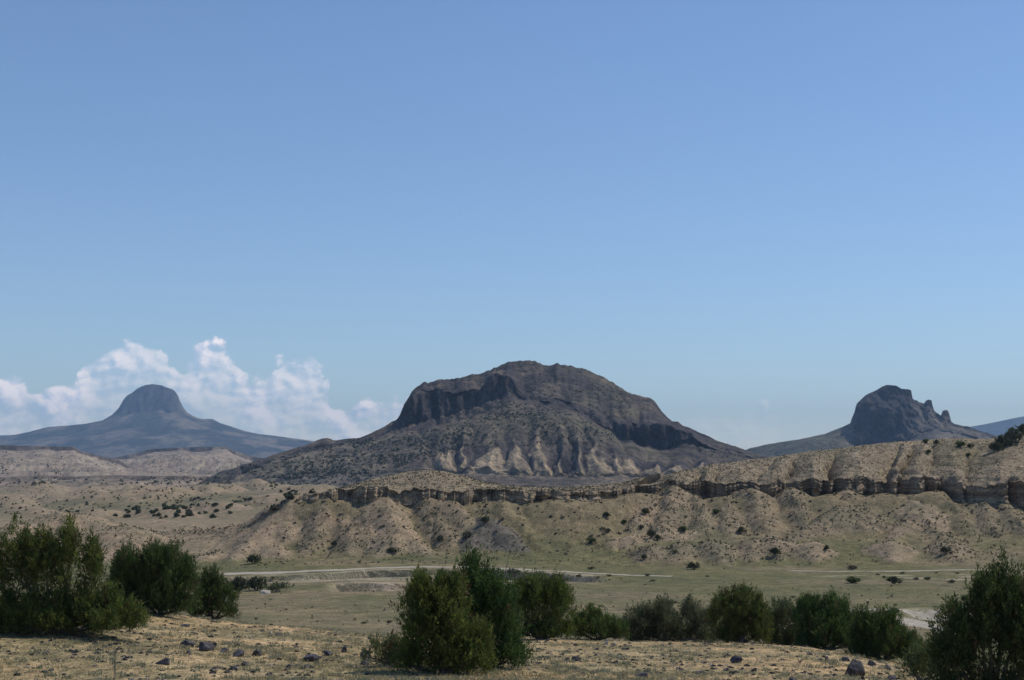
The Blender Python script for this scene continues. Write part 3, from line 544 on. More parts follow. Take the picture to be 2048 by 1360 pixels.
# --- pale badland mesas on the left
def mesa(name, us, rim, rimY_, toe, toeY, label, seed, endfade):
    rb = lambda u_: rim(u_) + 8 + 2.5 * vnoise(u_ / 40, 0 * u_, seed)
    Xm, Ym, Zm, S = sheet(us, [(const(toeY), toe), (lambda u_: rimY_(u_) - 5, rb), (rimY_, rim), (lambda u_: rimY_(u_) + 500, lambda u_: rim(u_) + 6)], [60, 10, 8], [(300, -10.0, 8)])
    g = np.clip(ridged(Xm / 75 + 1.1 * fbm(Xm / 150, Ym / 150, 3, seed + 9), Ym / 260, 4, seed + 1), -.3, 1)
    fr = np.clip(S, 0, 1)
    Zm = Zm + (S < 1) * np.sin(fr * math.pi) ** .7 * (-13 * g + 15 * fbm(Xm / 110, Ym / 170, 4, seed + 2)) + (S < 1) * 2.0 * fbm(Xm / 22, Ym / 40, 3, seed + 3)
    Ym = Ym + sstep(.7, 1, S) * (S <= 2.05) * 22 * fbm(Xm / 110, 0 * Xm, 4, seed + 4)
    zt = Zm / 7.0 + .35 * fbm(Xm / 200, Ym / 200, 2, seed + 12); fz = zt - np.floor(zt); Zm = Zm + (S < 1) * 7.0 * .75 * (sstep(.25, .75, fz) - fz)
    xf, yf, zf, sf = Xm.ravel(), Ym.ravel(), Zm.ravel(), S.ravel()
    cc = mixcol(np.tile(np.array((.285, .222, .165)), (len(xf), 1)), (.37, .30, .22), sstep(-.2, .35, fbm(xf / 80, yf / 130, 4, seed + 5)))
    cc = mixcol(cc, (.17, .15, .10), sstep(.1, .5, fbm(xf / 200, yf / 200, 4, seed + 6)) * .6 * (sf < .85))
    bandn = vnoise(zf / 5.0, xf / 400, seed + 7); cc = mixcol(cc, (.22, .175, .13), sstep(.1, .5, bandn) * .5)
    cc = mixcol(cc, (.15, .115, .09), ((sf >= 1) & (sf < 2)) * sstep(-.3, .3, fbm(xf / 50, yf * 0, 3, seed + 8)) * .8)
    o = mesh_obj(name, np.stack([xf, yf, zf], 1), grid_faces(*Xm.shape), M['mesa'], col=cc, smooth=.55)
    return setp(o, label, kind='structure')
mesa('badland_mesa', colgrid(-120, 300, 1.6, -700), L([(-700, 885), (0, 890), (60, 892), (120, 893), (146, 893), (160, 903), (205, 913), (235, 920), (270, 942), (300, 962)], 1.0), const(3000), L([(-700, 968), (200, 968), (300, 972)]), 2050,
     'pale eroded mesa with a thin dark caprock, cut by the frame edge', 201, None)
mesa('badland_mesa', colgrid(150, 700, 1.6), L([(150, 935), (200, 920), (240, 913), (270, 908), (300, 898), (340, 896), (400, 894), (456, 893), (466, 900), (500, 912), (560, 922), (700, 940)], 1.0), const(3900), L([(150, 960), (700, 962)]), 2300,
     'pale eroded mesa with a dark rim between the plug and the domed butte', 231, None)
# low scarp dividing the valley floor of the badlands
us = colgrid(-200, 760, 3.0, -700)
mesa('badland_scarp', us, L([(-700, 952), (0, 955), (80, 950), (150, 953), (230, 950), (300, 952), (380, 951), (450, 956), (560, 962), (760, 975)], 2.0), const(1750), L([(-700, 975), (760, 985)]), 1480,
     'low pale scarp dotted with dark shrubs below the mesas', 261, None)

# --- far blue range
us = colgrid(-300, 2400, 9.0, -700, 2750)
sk = L([(-700, 880), (-100, 872), (0, 871), (60, 868), (200, 880), (600, 898), (1500, 902), (1800, 885), (1900, 862), (1930, 854), (1965, 850), (2000, 842), (2048, 832), (2150, 818), (2400, 825), (2750, 850)])
Xm, Ym, Zm, S = sheet(us, [(const(11500), const(937)), (const(12800), sk)], [26], [(1500, 0.0, 8)])
Zm = Zm + 30 * fbm(Xm / 900, Ym / 900, 4, 301) * (S < .9) - 60 * np.clip(ridged(Xm / 900, Ym / 1500, 3, 302), 0, 1) ** 2 * (S < .95)
cc = np.tile(np.array((.07, .078, .06)), (Xm.size, 1))
setp(mesh_obj('mountain_range', np.stack([Xm.ravel(), Ym.ravel(), Zm.ravel()], 1), grid_faces(*Xm.shape), M['far'], col=cc, smooth=.01), 'far blue mountain range on the horizon', kind='structure')

# ------------------------------------------------------------------ ray casting onto the land
def bvh_of(o):
    me = o.data; n = len(me.vertices); co = np.empty(n * 3, np.float32); me.vertices.foreach_get('co', co)
    f = np.empty(len(me.loops), np.int32); me.loops.foreach_get('vertex_index', f)
    return BVHTree.FromPolygons(co.reshape(-1, 3).tolist(), f.reshape(-1, 4).tolist())
LAND = [bvh_of(o) for o in (ground, ridge, butte)]
LAND += [bvh_of(o) for o in C.objects if o.name.startswith('badland')]
def shoot(u, py, trees=LAND):
    d = Vector(((u - CX) / F, 1, (HY - py) / F)).normalized(); best = None
    for t in trees:
        h = t.ray_cast(Vector((0, 0, 0)), d)
        if h[0] is not None and (best is None or h[3] < best[1]): best = (h[0], h[3])
    return best[0] if best else None
def drop(x, y, tree=None):
    tree = tree or LAND[0]
    h = tree.ray_cast(Vector((x, y, 2000)), Vector((0, 0, -1)))
    return h[0].z if h[0] is not None else gz(x, y)

# ------------------------------------------------------------------ roads and wash floor as sand ribbons
def ribbon(name, pts, width, label, wob=.3, off=.05):
    P = [shoot(*p, trees=LAND[:1]) for p in pts]; P = np.array([[p.x, p.y] for p in P if p is not None])
    s = np.concatenate([[0], np.cumsum(np.hypot(*np.diff(P, axis=0).T))]); n = max(8, int(s[-1] / 1.2)); t = np.linspace(0, s[-1], n)
    px_, py_ = np.interp(t, s, P[:, 0]), np.interp(t, s, P[:, 1])
    k = np.ones(9) / 9; px_ = np.convolve(np.pad(px_, 4, mode='edge'), k, 'valid'); py_ = np.convolve(np.pad(py_, 4, mode='edge'), k, 'valid')
    tx, ty = np.gradient(px_), np.gradient(py_); l = np.hypot(tx, ty) + 1e-9; nx, ny = -ty / l, tx / l
    nw = 9; V = []
    for i in range(n):
        for j in range(nw):
            q = (j / (nw - 1) - .5) * (width[0] + (width[1] - width[0]) * i / (n - 1))
            if j in (0, nw - 1): q *= 1 + wob * float(vnoise(np.array([t[i] / 3.]), np.array([j * 3.]), 77)[0])
            x_, y_ = px_[i] + nx[i] * q, py_[i] + ny[i] * q
            rut = -.02 if j in (2, 6) else 0
            V.append((x_, y_, drop(x_, y_) + off + rut - (.04 if j in (0, nw - 1) else 0)))
    return setp(mesh_obj(name, V, grid_faces(n, nw), M['sand'], smooth=.01), label, kind='structure')
ribbon('dirt_road', [(1640, 1214), (1700, 1221), (1760, 1234), (1830, 1247), (1900, 1261), (1980, 1278), (2090, 1302)], (4.0, 4.2), 'pale dirt road curving behind the corner juniper')
ribbon('dirt_track', [(1690, 1219), (1760, 1219), (1830, 1227), (1900, 1234), (1990, 1240), (2090, 1245)], (3.2, 3.0), 'pale dirt track branching off the road along a cut bank')
ribbon('valley_track', [(430, 1148), (600, 1144), (760, 1136), (860, 1133.5), (960, 1135), (1080, 1141), (1180, 1146), (1280, 1151), (1360, 1153)], (4.6, 1.6), 'pale track along the far rim of the arroyo')
ribbon('valley_track', [(1560, 1142), (1660, 1143), (1780, 1143), (1880, 1140.5), (1980, 1140.5), (2090, 1141)], (1.2, 2.2), 'thin pale track at the foot of the ridge')

# ------------------------------------------------------------------ junipers
def tubes(paths):
    """paths: list of (points (n,3), radii (n,)) -> verts, quads"""
    V, Fc, o = [], [], 0; ns = 6
    for P, R in paths:
        P = np.asarray(P, float); n = len(P)
        for i in range(n):
            d = P[min(i + 1, n - 1)] - P[max(i - 1, 0)]; d /= np.linalg.norm(d) + 1e-9
            a = np.cross(d, (0.3, 1, 0.1)); a /= np.linalg.norm(a) + 1e-9; b = np.cross(d, a)
            for k in range(ns):
                th = 2 * math.pi * k / ns; V.append(P[i] + R[i] * (a * math.cos(th) + b * math.sin(th)))
        for i in range(n - 1):
            for k in range(ns): Fc.append((o + i * ns + k, o + i * ns + (k + 1) % ns, o + (i + 1) * ns + (k + 1) % ns, o + (i + 1) * ns + k))
        o += n * ns
    return np.array(V), np.array(Fc)
def unit(v): return v / (np.linalg.norm(v, axis=-1, keepdims=True) + 1e-9)
def crown_arrays(r, lobes, n_spray, per, leaf, spray_len, tone, zmin=0.04, tip=.45, subs=0):
    lob = []
    for l in lobes:
        lob.append(l)
        for _ in range(subs):
            th = r.uniform(0, 6.28); q_ = r.uniform(.1, .95); s_ = r.uniform(.17, .34)
            lob.append((l[0] + l[3] * q_ * math.cos(th), l[1] + l[4] * q_ * math.sin(th), l[2] + l[5] * (.85 * math.sqrt(max(0, 1 - q_ * q_)) - r.uniform(0, .35)), l[3] * s_, l[4] * s_, l[5] * r.uniform(.32, .62)))
    lob = np.array(lob, float)
    area = (lob[:, 3] * lob[:, 5]) ** .9; idx = r.choice(len(lob), n_spray, p=area / area.sum())
    Lb = lob[idx]
    d = unit(r.normal(size=(n_spray, 3)))
    rad = 1 - .50 * r.random(n_spray) ** 1.7
    bump = 1 + .22 * np.sin(d[:, 0] * 5 + idx * 1.7) * np.sin(d[:, 2] * 6 + idx * 2.3) + .12 * r.normal(size=n_spray)
    sh = np.where(d[:, 2] > 0, 1 - tip * d[:, 2] ** 1.5, 1.0)
    p = Lb[:, :3] + d * Lb[:, 3:6] * (rad * bump)[:, None] * np.stack([sh, sh, np.ones(n_spray)], 1)
    ok = p[:, 2] > zmin + .25 * leaf; p, d = p[ok], d[ok]; idx = idx[ok]; n = len(p)
    axis = unit(d * .45 + np.array([0, 0, 1.0]) + r.normal(size=(n, 3)) * .22)
    t1 = rng_tone(r, n, tone)
    s = r.random((n, per)); ln = spray_len * (.6 + .8 * r.random(n))
    jit = r.normal(size=(n, per, 3)) * (spray_len * .19) * (1.10 - .75 * s)[..., None]
    c = p[:, None, :] + axis[:, None, :] * (s * ln[:, None])[..., None] + jit
    ld = unit(axis[:, None, :] + r.normal(size=(n, per, 3)) * .42); sd = unit(np.cross(ld, r.normal(size=(n, per, 3))))
    sz = leaf * (.45 + 1.25 * r.random((n, per)) ** 2)[..., None] * (.7 + .6 * r.random((n, 1)))[..., None]
    q = np.stack([c + sd * sz * .24, c - sd * sz * .24, c + ld * sz * 1.3], 2).reshape(-1, 3)
    col_ = np.repeat(t1, per * 3, axis=0) * (0.75 + .5 * np.repeat(r.random(n * per), 3))[:, None]
    low = q[:, 2] < zmin * .5; q[low, 2] = zmin * .5
    return q, np.arange(len(q)).reshape(-1, 3), col_
TONES = {'dark': ((.044, .074, .024), (.128, .160, .042)), 'olive': ((.060, .088, .024), (.180, .195, .046)),
         'grey': ((.085, .105, .050), (.190, .200, .090)), 'far': ((.050, .064, .034), (.095, .105, .050)), 'brown': ((.085, .068, .045), (.14, .115, .075)),
         'sage': ((.085, .095, .065), (.15, .155, .10))}
def rng_tone(r, n, tone):
    a, b = TONES[tone]; t = r.random((n, 1)) ** 1.3
    c = np.array(a) * (1 - t) + np.array(b) * t
    br = r.random(n) < .035; c[br] = np.array((.12, .07, .035)); return c
def trunk_paths(r, lobes, base_r, zmax):
    paths = []
    for lb in lobes:
        top = np.array([lb[0], lb[1], min(lb[2] + lb[5] * .35, zmax)])
        st = np.array([r.normal() * base_r * .9, r.normal() * base_r * .9, -.15])
        mid = st * .55 + top * .45 + r.normal(size=3) * .12 * np.array([1, 1, .4]); mid[2] = max(mid[2], .15)
        mid0 = st * .8 + mid * .2 + np.array([0, 0, .12]); up_ = mid * .45 + top * .55 + r.normal(size=3) * .06
        paths.append(([st, mid0, mid, up_, top], [base_r, base_r * .85, base_r * .6, base_r * .38, base_r * .12]))
        for _ in range(1 + int(r.random() < .4)):                           # bare grey limbs that reach out of the crown
            e = np.array(lb[:3]) + unit(r.normal(size=3) * np.array([1, 1, .5]) + np.array([0, 0, .25])) * np.array(lb[3:6]) * r.uniform(.9, 1.2); e[2] = max(e[2], .15)
            paths.append(([mid, (mid + e) / 2 + r.normal(size=3) * .08, e], [base_r * .26, base_r * .16, base_r * .05]))
        for _ in range(3):
            e = top + r.normal(size=3) * np.array([lb[3], lb[4], lb[5]]) * .5; e[2] = max(e[2], .2)
            paths.append(([up_ * .5 + mid * .5, (up_ + e) / 2 + r.normal(size=3) * .04, e], [base_r * .35, base_r * .22, base_r * .06]))
    return paths
def near_tree(seed, label, u0, Y0, lobes_px, tone, dens=1.0, name='juniper_tree', leaf=.060, cat='tree', group='junipers on the stony knoll', per=36, spl=.38, skirt=True):
    r = np.random.default_rng(seed)
    x0 = Y0 * (u0 - CX) / F; zb = drop(x0, Y0); ppm = F / Y0
    root = bpy.data.objects.new(name, None); C.objects.link(root); root.location = (x0, Y0, zb); root.empty_display_size = .3
    lobes = []
    for (lu, lv, ru, rv, *dy) in lobes_px:
        dyy = dy[0] if dy else r.uniform(-.35, .35) * ru / ppm
        lobes.append(((lu - u0) / ppm, dyy, Y0 * (HY - lv) / F - zb, ru / ppm, ru / ppm * r.uniform(.85, 1.1), rv / ppm))
    x0_, x1_ = min(l[0] - l[3] for l in lobes), max(l[0] + l[3] for l in lobes); wd = x1_ - x0_
    if skirt:
        for q_ in np.linspace(.17, .83, max(2, int(wd / .75))): lobes.append((x0_ + wd * q_, r.uniform(-.35, .1) * wd * .5, 0.16, .50, .50, .42))
    A_ = sum(l[3] * l[5] for l in lobes)
    q, f, c = crown_arrays(r, lobes, int(540 * A_ * dens), per, leaf, spl, tone, subs=10, tip=.65)
    c = c * np.array([r.uniform(.86, 1.05), r.uniform(.98, 1.10), r.uniform(.85, 1.1)])
    mesh_obj('crown', q, f, M['foliage'], root, col=c)
    V, Fc = tubes(trunk_paths(r, lobes, .075, 9))
    mesh_obj('trunk', V, Fc, M['bark'], root, smooth=.01)
    return setp(root, label, cat, group)
near_tree(11, 'large ragged juniper with many upright tips, cut by the left edge', 110, 46, [(-30, 1190, 55, 112), (40, 1165, 42, 98), (95, 1160, 33, 76), (142, 1142, 36, 76), (184, 1160, 20, 64), (60, 1255, 78, 58), (150, 1250, 66, 58), (222, 1235, 46, 48), (254, 1265, 34, 48), (0, 1275, 66, 44), (190, 1280, 60, 34)], 'olive', .78)
near_tree(12, 'dense dark green juniper right behind the large ragged one', 320, 57, [(262, 1168, 30, 62), (312, 1155, 36, 54), (338, 1172, 48, 64), (368, 1185, 32, 54), (285, 1200, 44, 42), (240, 1192, 22, 40)], 'dark', 1.1)
near_tree(13, 'low dark juniper sloping down to the right, end of the left row', 430, 63, [(424, 1186, 22, 40), (448, 1204, 20, 26), (412, 1208, 20, 26)], 'dark', 1.2)
near_tree(14, 'broad bushy juniper in front, lower half of the central pair', 885, 40, [(862, 1285, 64, 72), (905, 1305, 70, 52), (832, 1235, 36, 62), (882, 1222, 46, 48), (845, 1205, 30, 36), (940, 1310, 42, 50), (905, 1195, 30, 32)], 'olive', 1.0)
near_tree(15, 'tall dark juniper with one spire, rear of the central pair', 975, 42.5, [(945, 1178, 21, 52), (985, 1232, 52, 72), (1006, 1290, 40, 62), (935, 1235, 48, 60), (968, 1200, 30, 42), (1030, 1318, 17, 34)], 'dark', .95)
near_tree(16, 'rounded olive juniper just behind the tall spired one', 1080, 63, [(1076, 1218, 52, 58), (1112, 1220, 40, 54), (1042, 1225, 38, 58)], 'olive', .9)
near_tree(17, 'low open shrubby juniper between the rounded one and the grey-green row', 1190, 65, [(1186, 1258, 30, 30), (1218, 1266, 26, 22), (1158, 1264, 22, 22), (1240, 1272, 16, 16)], 'olive', .85)
near_tree(18, 'grey-green wide juniper with airy crown behind the white stone', 1330, 68, [(1284, 1258, 42, 36), (1330, 1252, 42, 40), (1378, 1256, 42, 40), (1254, 1272, 24, 22), (1412, 1264, 26, 32)], 'grey', .95)
near_tree(19, 'domed olive juniper, tallest in the row on the knoll crest', 1480, 65, [(1482, 1218, 33, 36), (1450, 1244, 30, 46), (1516, 1248, 27, 46), (1480, 1258, 44, 36)], 'olive', 1.0)
near_tree(20, 'thin pale juniper squeezed between two darker ones on the crest', 1575, 68, [(1570, 1254, 34, 40), (1602, 1257, 28, 38), (1545, 1268, 18, 26)], 'grey', 1.0)
near_tree(21, 'dark two-humped juniper on the crest beside the thin pale one', 1650, 63, [(1620, 1240, 30, 36), (1660, 1240, 38, 38), (1640, 1266, 52, 36), (1694, 1270, 34, 36), (1712, 1276, 24, 30)], 'dark', 1.15)
near_tree(22, 'low dark spreading juniper at the end of the crest row above the boulder', 1765, 58, [(1740, 1268, 38, 36), (1776, 1278, 42, 42), (1806, 1298, 32, 30), (1724, 1294, 28, 30), (1826, 1312, 20, 20)], 'dark', 1.1)
near_tree(23, 'big dark juniper filling the lower right corner', 1990, 36, [(1912, 1295, 46, 66), (1962, 1255, 42, 76), (2002, 1235, 38, 82), (2046, 1245, 46, 92), (1985, 1315, 78, 78), (1892, 1335, 36, 50), (2075, 1305, 66, 90), (1968, 1192, 13, 26)], 'dark', .8)
near_tree(24, 'small pale green shrub at the foot of the corner juniper', 1845, 43, [(1840, 1335, 22, 26), (1865, 1345, 20, 20)], 'grey', .7, name='desert_shrub', cat='shrub', group='shrubs on the knoll')
near_tree(25, 'grey leafless low shrub under the left side of the central junipers', 770, 42, [(770, 1322, 16, 14), (790, 1328, 14, 12)], 'grey', .5, name='desert_shrub', cat='shrub', group='shrubs on the knoll')

# mid-distance junipers and shrubs: a few shared crowns, one object each
def proto(seed, n_l, tone, n_spray, per, leaf, tall):
    r = np.random.default_rng(seed); lobes = []
    for i in range(n_l): lobes.append((r.uniform(-.28, .28), r.uniform(-.28, .28), r.uniform(.35, .62) * tall, r.uniform(.26, .4), r.uniform(.26, .4), r.uniform(.3, .42) * tall))
    lobes.append((0, 0, .3 * tall, .45, .45, .3 * tall))
    q, f, c = crown_arrays(r, lobes, n_spray, per, leaf, .16, tone, tip=.3)
    q[:, 2] *= tall / max(q[:, 2].max(), .1)
    V, Fc = tubes(trunk_paths(r, lobes[:3], .05, 9))
    cr = mesh_obj('crown', q, f, M['foliage'], col=c); tr = mesh_obj('trunk', V, Fc, M['bark'], smooth=.01)
    d = (cr.data, tr.data)
    bpy.data.objects.remove(cr); bpy.data.objects.remove(tr)
    return d
PROTO = {'tree': [proto(301, 4, 'far', 130, 12, .12, 1.0), proto(302, 5, 'far', 130, 12, .12, 1.1), proto(303, 3, 'dark', 130, 12, .12, 1.0)],
         'shrub': [proto(311, 3, 'grey', 70, 10, .12, .7), proto(312, 4, 'grey', 70, 10, .12, .6)],
         'brown': [proto(321, 4, 'brown', 70, 10, .12, .65)], 'sage': [proto(331, 4, 'sage', 80, 10, .12, .7)]}
def mid_plant(kind, u, py, wpx, label, group, P=None, squash=.88):
    p = P or shoot(u, py)
    if p is None: return
    cr, tr = random.choice(PROTO[kind]); w = wpx * p.y / F
    root = bpy.data.objects.new('juniper_tree' if kind == 'tree' else 'desert_shrub', None); C.objects.link(root)
    root.location = (p.x, p.y, p.z - .03 * w); root.rotation_euler.z = random.uniform(0, 6.28); s = w * 1.02
    root.scale = (s, s, s * squash * random.uniform(.92, 1.1)); root.empty_display_size = .3
    for nm, me in (('crown', cr), ('trunk', tr)):
        o = bpy.data.objects.new(nm, me); C.objects.link(o); o.parent = root
    setp(root, label, 'tree' if kind == 'tree' else 'shrub', group)
HS = 'junipers on the slopes below the cliffs'; VS = 'shrubs on the valley floor'
MID = [('tree', 473, 1186, 40, 'juniper at the left of three bushes beside a pale rock', 'bushes in the near valley'), ('tree', 513, 1181, 36, 'middle juniper of three bushes beside a pale rock', 'bushes in the near valley'),
 ('shrub', 556, 1184, 42, 'round greyish bush at the right of three by a pale rock', 'bushes in the near valley'),
 ('tree', 508, 1127, 24, 'lone juniper on the low pale mound at left above the arroyo', HS), ('tree', 667, 1092, 13, 'small juniper on the rubble slope above the arroyo, left of the leaning one', HS),
 ('tree', 787, 1106, 17, 'juniper with a clear shadow on the pale mound above the arroyo', HS), ('tree', 881, 1082, 15, 'upright juniper in the gully left of the grey shale cone', HS),
 ('tree', 935, 1077, 18, 'dark juniper on the left flank of the grey shale cone', HS), ('tree', 970, 1045, 15, 'small juniper near the top of the grey shale cone', HS),
 ('tree', 1214, 1034, 13, 'small juniper right below the low middle cliff', HS), ('tree', 1249, 1047, 11, 'tiny juniper second below the left end of the long cliff', HS),
 ('tree', 1290, 1028, 16, 'slanting juniper close under the left end of the long cliff', HS), ('shrub', 1203, 1060, 13, 'grey-green bush at left of a pair in the grassy hollow', HS),
 ('tree', 1216, 1065, 11, 'small juniper at right of a pair in the grassy hollow', HS), ('tree', 1283, 1058, 10, 'tiny upright juniper above the two touching bushes', HS),
 ('tree', 1304, 1075, 18, 'larger of two touching junipers on the rubble slope', HS), ('tree', 1317, 1080, 12, 'smaller of two touching junipers on the rubble slope', HS),
 ('tree', 1365, 1063, 17, 'rounded juniper standing free left of the darkest one', HS), ('tree', 1483, 1067, 16, 'darkest round juniper alone in the grassy swale', HS),
 ('tree', 1184, 1086, 16, 'low juniper at the left end of the pale bank in the hollow', HS), ('tree', 1287, 1118, 13, 'juniper with a slanting shadow on the low ledge mound', HS),
 ('shrub', 1349, 1106, 14, 'grey bush on top of the low ledge mound', HS), ('tree', 1387, 1139, 21, 'egg-shaped juniper with dark shadow at the edge of the valley floor', HS),
 ('tree', 1432, 1027, 12, 'small juniper in the notch under the long cliff', HS), ('tree', 1552, 1111, 21, 'broad juniper leaning on the ledge mound in the middle right', HS),
 ('tree', 1653, 1100, 12, 'small juniper on the ledge line right of the broad one', HS), ('tree', 1891, 1106, 17, 'dark juniper in the fold of the rightmost ledge mound', HS),
 ('shrub', 1182, 1139, 13, 'dark low bush just beyond the arroyo end', VS), ('tree', 1707, 1166, 27, 'low spiky dark bush in the grass, left of two', VS), ('tree', 1790, 1168, 29, 'low rounded dark bush in the grass, right of two', VS),
 ('brown', 1703, 1140, 21, 'brown round bush at the foot of the ledge mounds', VS), ('shrub', 1756, 1151, 8, 'upright dark shrub at the left end of the sandy flat', VS), ('shrub', 1770, 1156, 10, 'low grey shrub on the sandy flat left of the rounded dark bush', VS),
 ('sage', 1854, 1160, 13, 'green bush on the sandy flat right of the rounded dark bush', VS), ('sage', 1903, 1166, 16, 'larger pale green bush on the sandy flat', VS), ('shrub', 1915, 1148, 8, 'dark upright shrub beside the thin pale track', VS),
 ('shrub', 1947, 1152, 8, 'dark shrub second along the thin pale track', VS), ('shrub', 1976, 1166, 16, 'dark bush on the sandy flat nearest the corner juniper', VS), ('shrub', 1804, 1148, 9, 'small shrub at the edge of the sandy flat under the mound', VS),
 ('sage', 1832, 1160, 11, 'low pale shrub touching the green bush on the flat', VS), ('shrub', 1872, 1146, 7, 'tiny shrub above the green bushes on the flat', VS),
 ('tree', 1791, 1228, 17, 'green bush in the fork of the dirt road', VS), ('sage', 1742, 1238, 18, 'thin grey bush at the road fork', VS), ('shrub', 1585, 1196, 9, 'small dark shrub alone in the grass above the domed juniper', VS),
 ('shrub', 1305, 1163, 10, 'low dark shrub at the right end of the arroyo track', VS), ('brown', 1295, 1152, 11, 'brownish shrub on the end of the arroyo track', VS), ('shrub', 1219, 1153, 10, 'dark shrub on the arroyo track', VS),
 ('brown', 1197, 1156, 8, 'brown shrub just left of the dark one on the track', VS), ('sage', 1158, 1154, 12, 'pale green bush on the arroyo bank', VS), ('shrub', 1135, 1160, 9, 'small dark bush below the arroyo bank', VS),
 ('shrub', 1091, 1150, 7, 'upright shrub on the arroyo bank by the olive juniper', VS), ('sage', 1028, 1149, 26, 'wide pale brush in the arroyo behind the spired juniper', VS), ('shrub', 545, 1157, 9, 'dark shrub at the left end of the arroyo bank', VS),
 ('shrub', 728, 1248, 12, 'round dark shrub on the slope behind the knoll crest', VS), ('brown', 778, 1246, 12, 'brownish shrub on the slope left of the central junipers', VS), ('shrub', 1119, 1166, 9, 'low grey shrub above the rounded olive juniper', VS),
 ('brown', 1350, 1207, 10, 'brown dead shrub in the grass above the grey-green juniper', VS), ('shrub', 1414, 1154, 8, 'small shrub in the grass below the egg-shaped juniper', VS),
 ('tree', 1817, 917, 10, 'small juniper in the gully on the upper ridge, lowest of its line', 'junipers on the ridge top'), ('tree', 1850, 886, 11, 'juniper on the ridge skyline, left of the gully trees', 'junipers on the ridge top'),
 ('tree', 1873, 890, 12, 'juniper at the head of the dark gully on the ridge top', 'junipers on the ridge top'), ('tree', 1856, 908, 11, 'juniper low in the dark gully on the upper ridge', 'junipers on the ridge top'),
 ('tree', 1922, 894, 18, 'tallest lone juniper near the ridge skyline', 'junipers on the ridge top'), ('tree', 1942, 896, 11, 'juniper just right of the tallest ridge-top one', 'junipers on the ridge top'), ('tree', 1936, 912, 10, 'small juniper below the tallest ridge-top one', 'junipers on the ridge top'),
 ('tree', 1994, 903, 26, 'juniper at the low end of the dark thicket on the ridge', 'junipers on the ridge top'), ('tree', 2012, 893, 30, 'juniper in the middle of the dark thicket on the ridge', 'junipers on the ridge top'),
 ('tree', 2032, 884, 34, 'juniper at the top of the dark thicket by the right edge', 'junipers on the ridge top'), ('tree', 2044, 868, 24, 'juniper on the skyline at the right edge', 'junipers on the ridge top')]
for k_, u_, p_, w_, lab, grp in MID: mid_plant(k_, u_, p_, w_, lab, grp, squash=.58 if u_ in (1707, 1790) else .88)

# far junipers: single small crowns, one object each for the largest 200, the rest as scrub
def blob(r, tone, n=26, leaf=.55):
    d = unit(r.normal(size=(n, 3))); d[:, 2] = np.abs(d[:, 2]); c = d * r.uniform(.15, .42, (n, 1)) * np.array([1, 1, 1.5])
    ld = unit(r.normal(size=(n, 3))); sd = unit(np.cross(ld, r.normal(size=(n, 3))))
    q = np.stack([c - ld * leaf * .4, c + sd * leaf * .3, c + ld * leaf * .4, c - sd * leaf * .3], 1).reshape(-1, 3); q[:, 2] = np.maximum(q[:, 2], -.05)
    return q, np.arange(n * 4).reshape(-1, 4), np.repeat(rng_tone(r, n, tone), 4, axis=0)
FARME = []
for i in range(4):
    q, f, c = blob(np.random.default_rng(400 + i), 'far'); o = mesh_obj('juniper_tree', q, f, M['foliage'], col=c); FARME.append(o.data); bpy.data.objects.remove(o)
def inpoly(px_, py_, poly):
    r_ = False; j = len(poly) - 1
    for i in range(len(poly)):
        if (poly[i][1] > py_) != (poly[j][1] > py_) and px_ < (poly[j][0] - poly[i][0]) * (py_ - poly[i][1]) / (poly[j][1] - poly[i][1]) + poly[i][0]: r_ = not r_
        j = i
    return r_
def scatter_px(poly, n, dens=None):
    xs = [p[0] for p in poly]; ys = [p[1] for p in poly]; out = []
    while len(out) < n:
        a, b = random.uniform(min(xs), max(xs)), random.uniform(min(ys), max(ys))
        if not inpoly(a, b, poly): continue
        if dens is not None and random.random() > dens(a, b): continue
        h = shoot(a, b)
        if h is not None: out.append(h)
    return out
clump = lambda a, b: .25 + 1.2 * max(0.0, float(vnoise(np.array([a / 45.]), np.array([b / 18.]), 501)[0]) + .2)
FAR = [([(110, 1025), (330, 1005), (560, 968), (640, 962), (640, 990), (520, 1030), (330, 1042)], 70, 'juniper among those dotted over the flat apron left of the ridge', 'junipers dotted over the apron', 2.6),
       ([(480, 935), (640, 890), (760, 880), (800, 925), (700, 965), (560, 960)], 90, 'juniper among those dotted over the left foot of the domed butte', 'junipers on the foot of the domed butte', 4.2),
       ([(760, 880), (900, 855), (1090, 838), (1220, 860), (1160, 885), (960, 890), (820, 920)], 50, 'juniper among those dotted along the bench of the domed butte', 'junipers on the bench of the domed butte', 4.0)]
small = []
for poly, n, lab, grp, size in FAR:
    for h in scatter_px(poly, n, clump):
        o = bpy.data.objects.new('juniper_tree', random.choice(FARME)); C.objects.link(o); s = size * random.uniform(.7, 1.25)
        o.location = h; o.scale = (s, s, s * .85); o.rotation_euler.z = random.uniform(0, 6.28); setp(o, lab, 'tree', grp)
for poly, n, size in [([(480, 938), (640, 890), (760, 880), (830, 925), (700, 970), (540, 970)], 800, 3.6), ([(720, 885), (900, 840), (1090, 825), (1300, 870), (1160, 890), (960, 895), (800, 930)], 700, 3.4),
                      ([(820, 850), (1000, 800), (1200, 830), (1090, 833), (900, 850)], 260, 3.6), ([(840, 775), (1040, 725), (1240, 780), (1290, 850), (1080, 800)], 330, 3.2), ([(1380, 870), (1500, 910), (1480, 930), (1380, 900)], 40, 3.2),
                      ([(0, 955), (480, 955), (460, 970), (0, 970)], 150, 4.0), ([(0, 900), (150, 900), (480, 905), (520, 950), (0, 950)], 190, 4.2), ([(0, 970), (640, 960), (560, 1010), (0, 1030)], 330, 2.0), ([(640, 900), (660, 880), (720, 878), (700, 890)], 25, 3.4)]:
    small += [(h, size * random.uniform(.5, 1.15)) for h in scatter_px(poly, n, clump)]
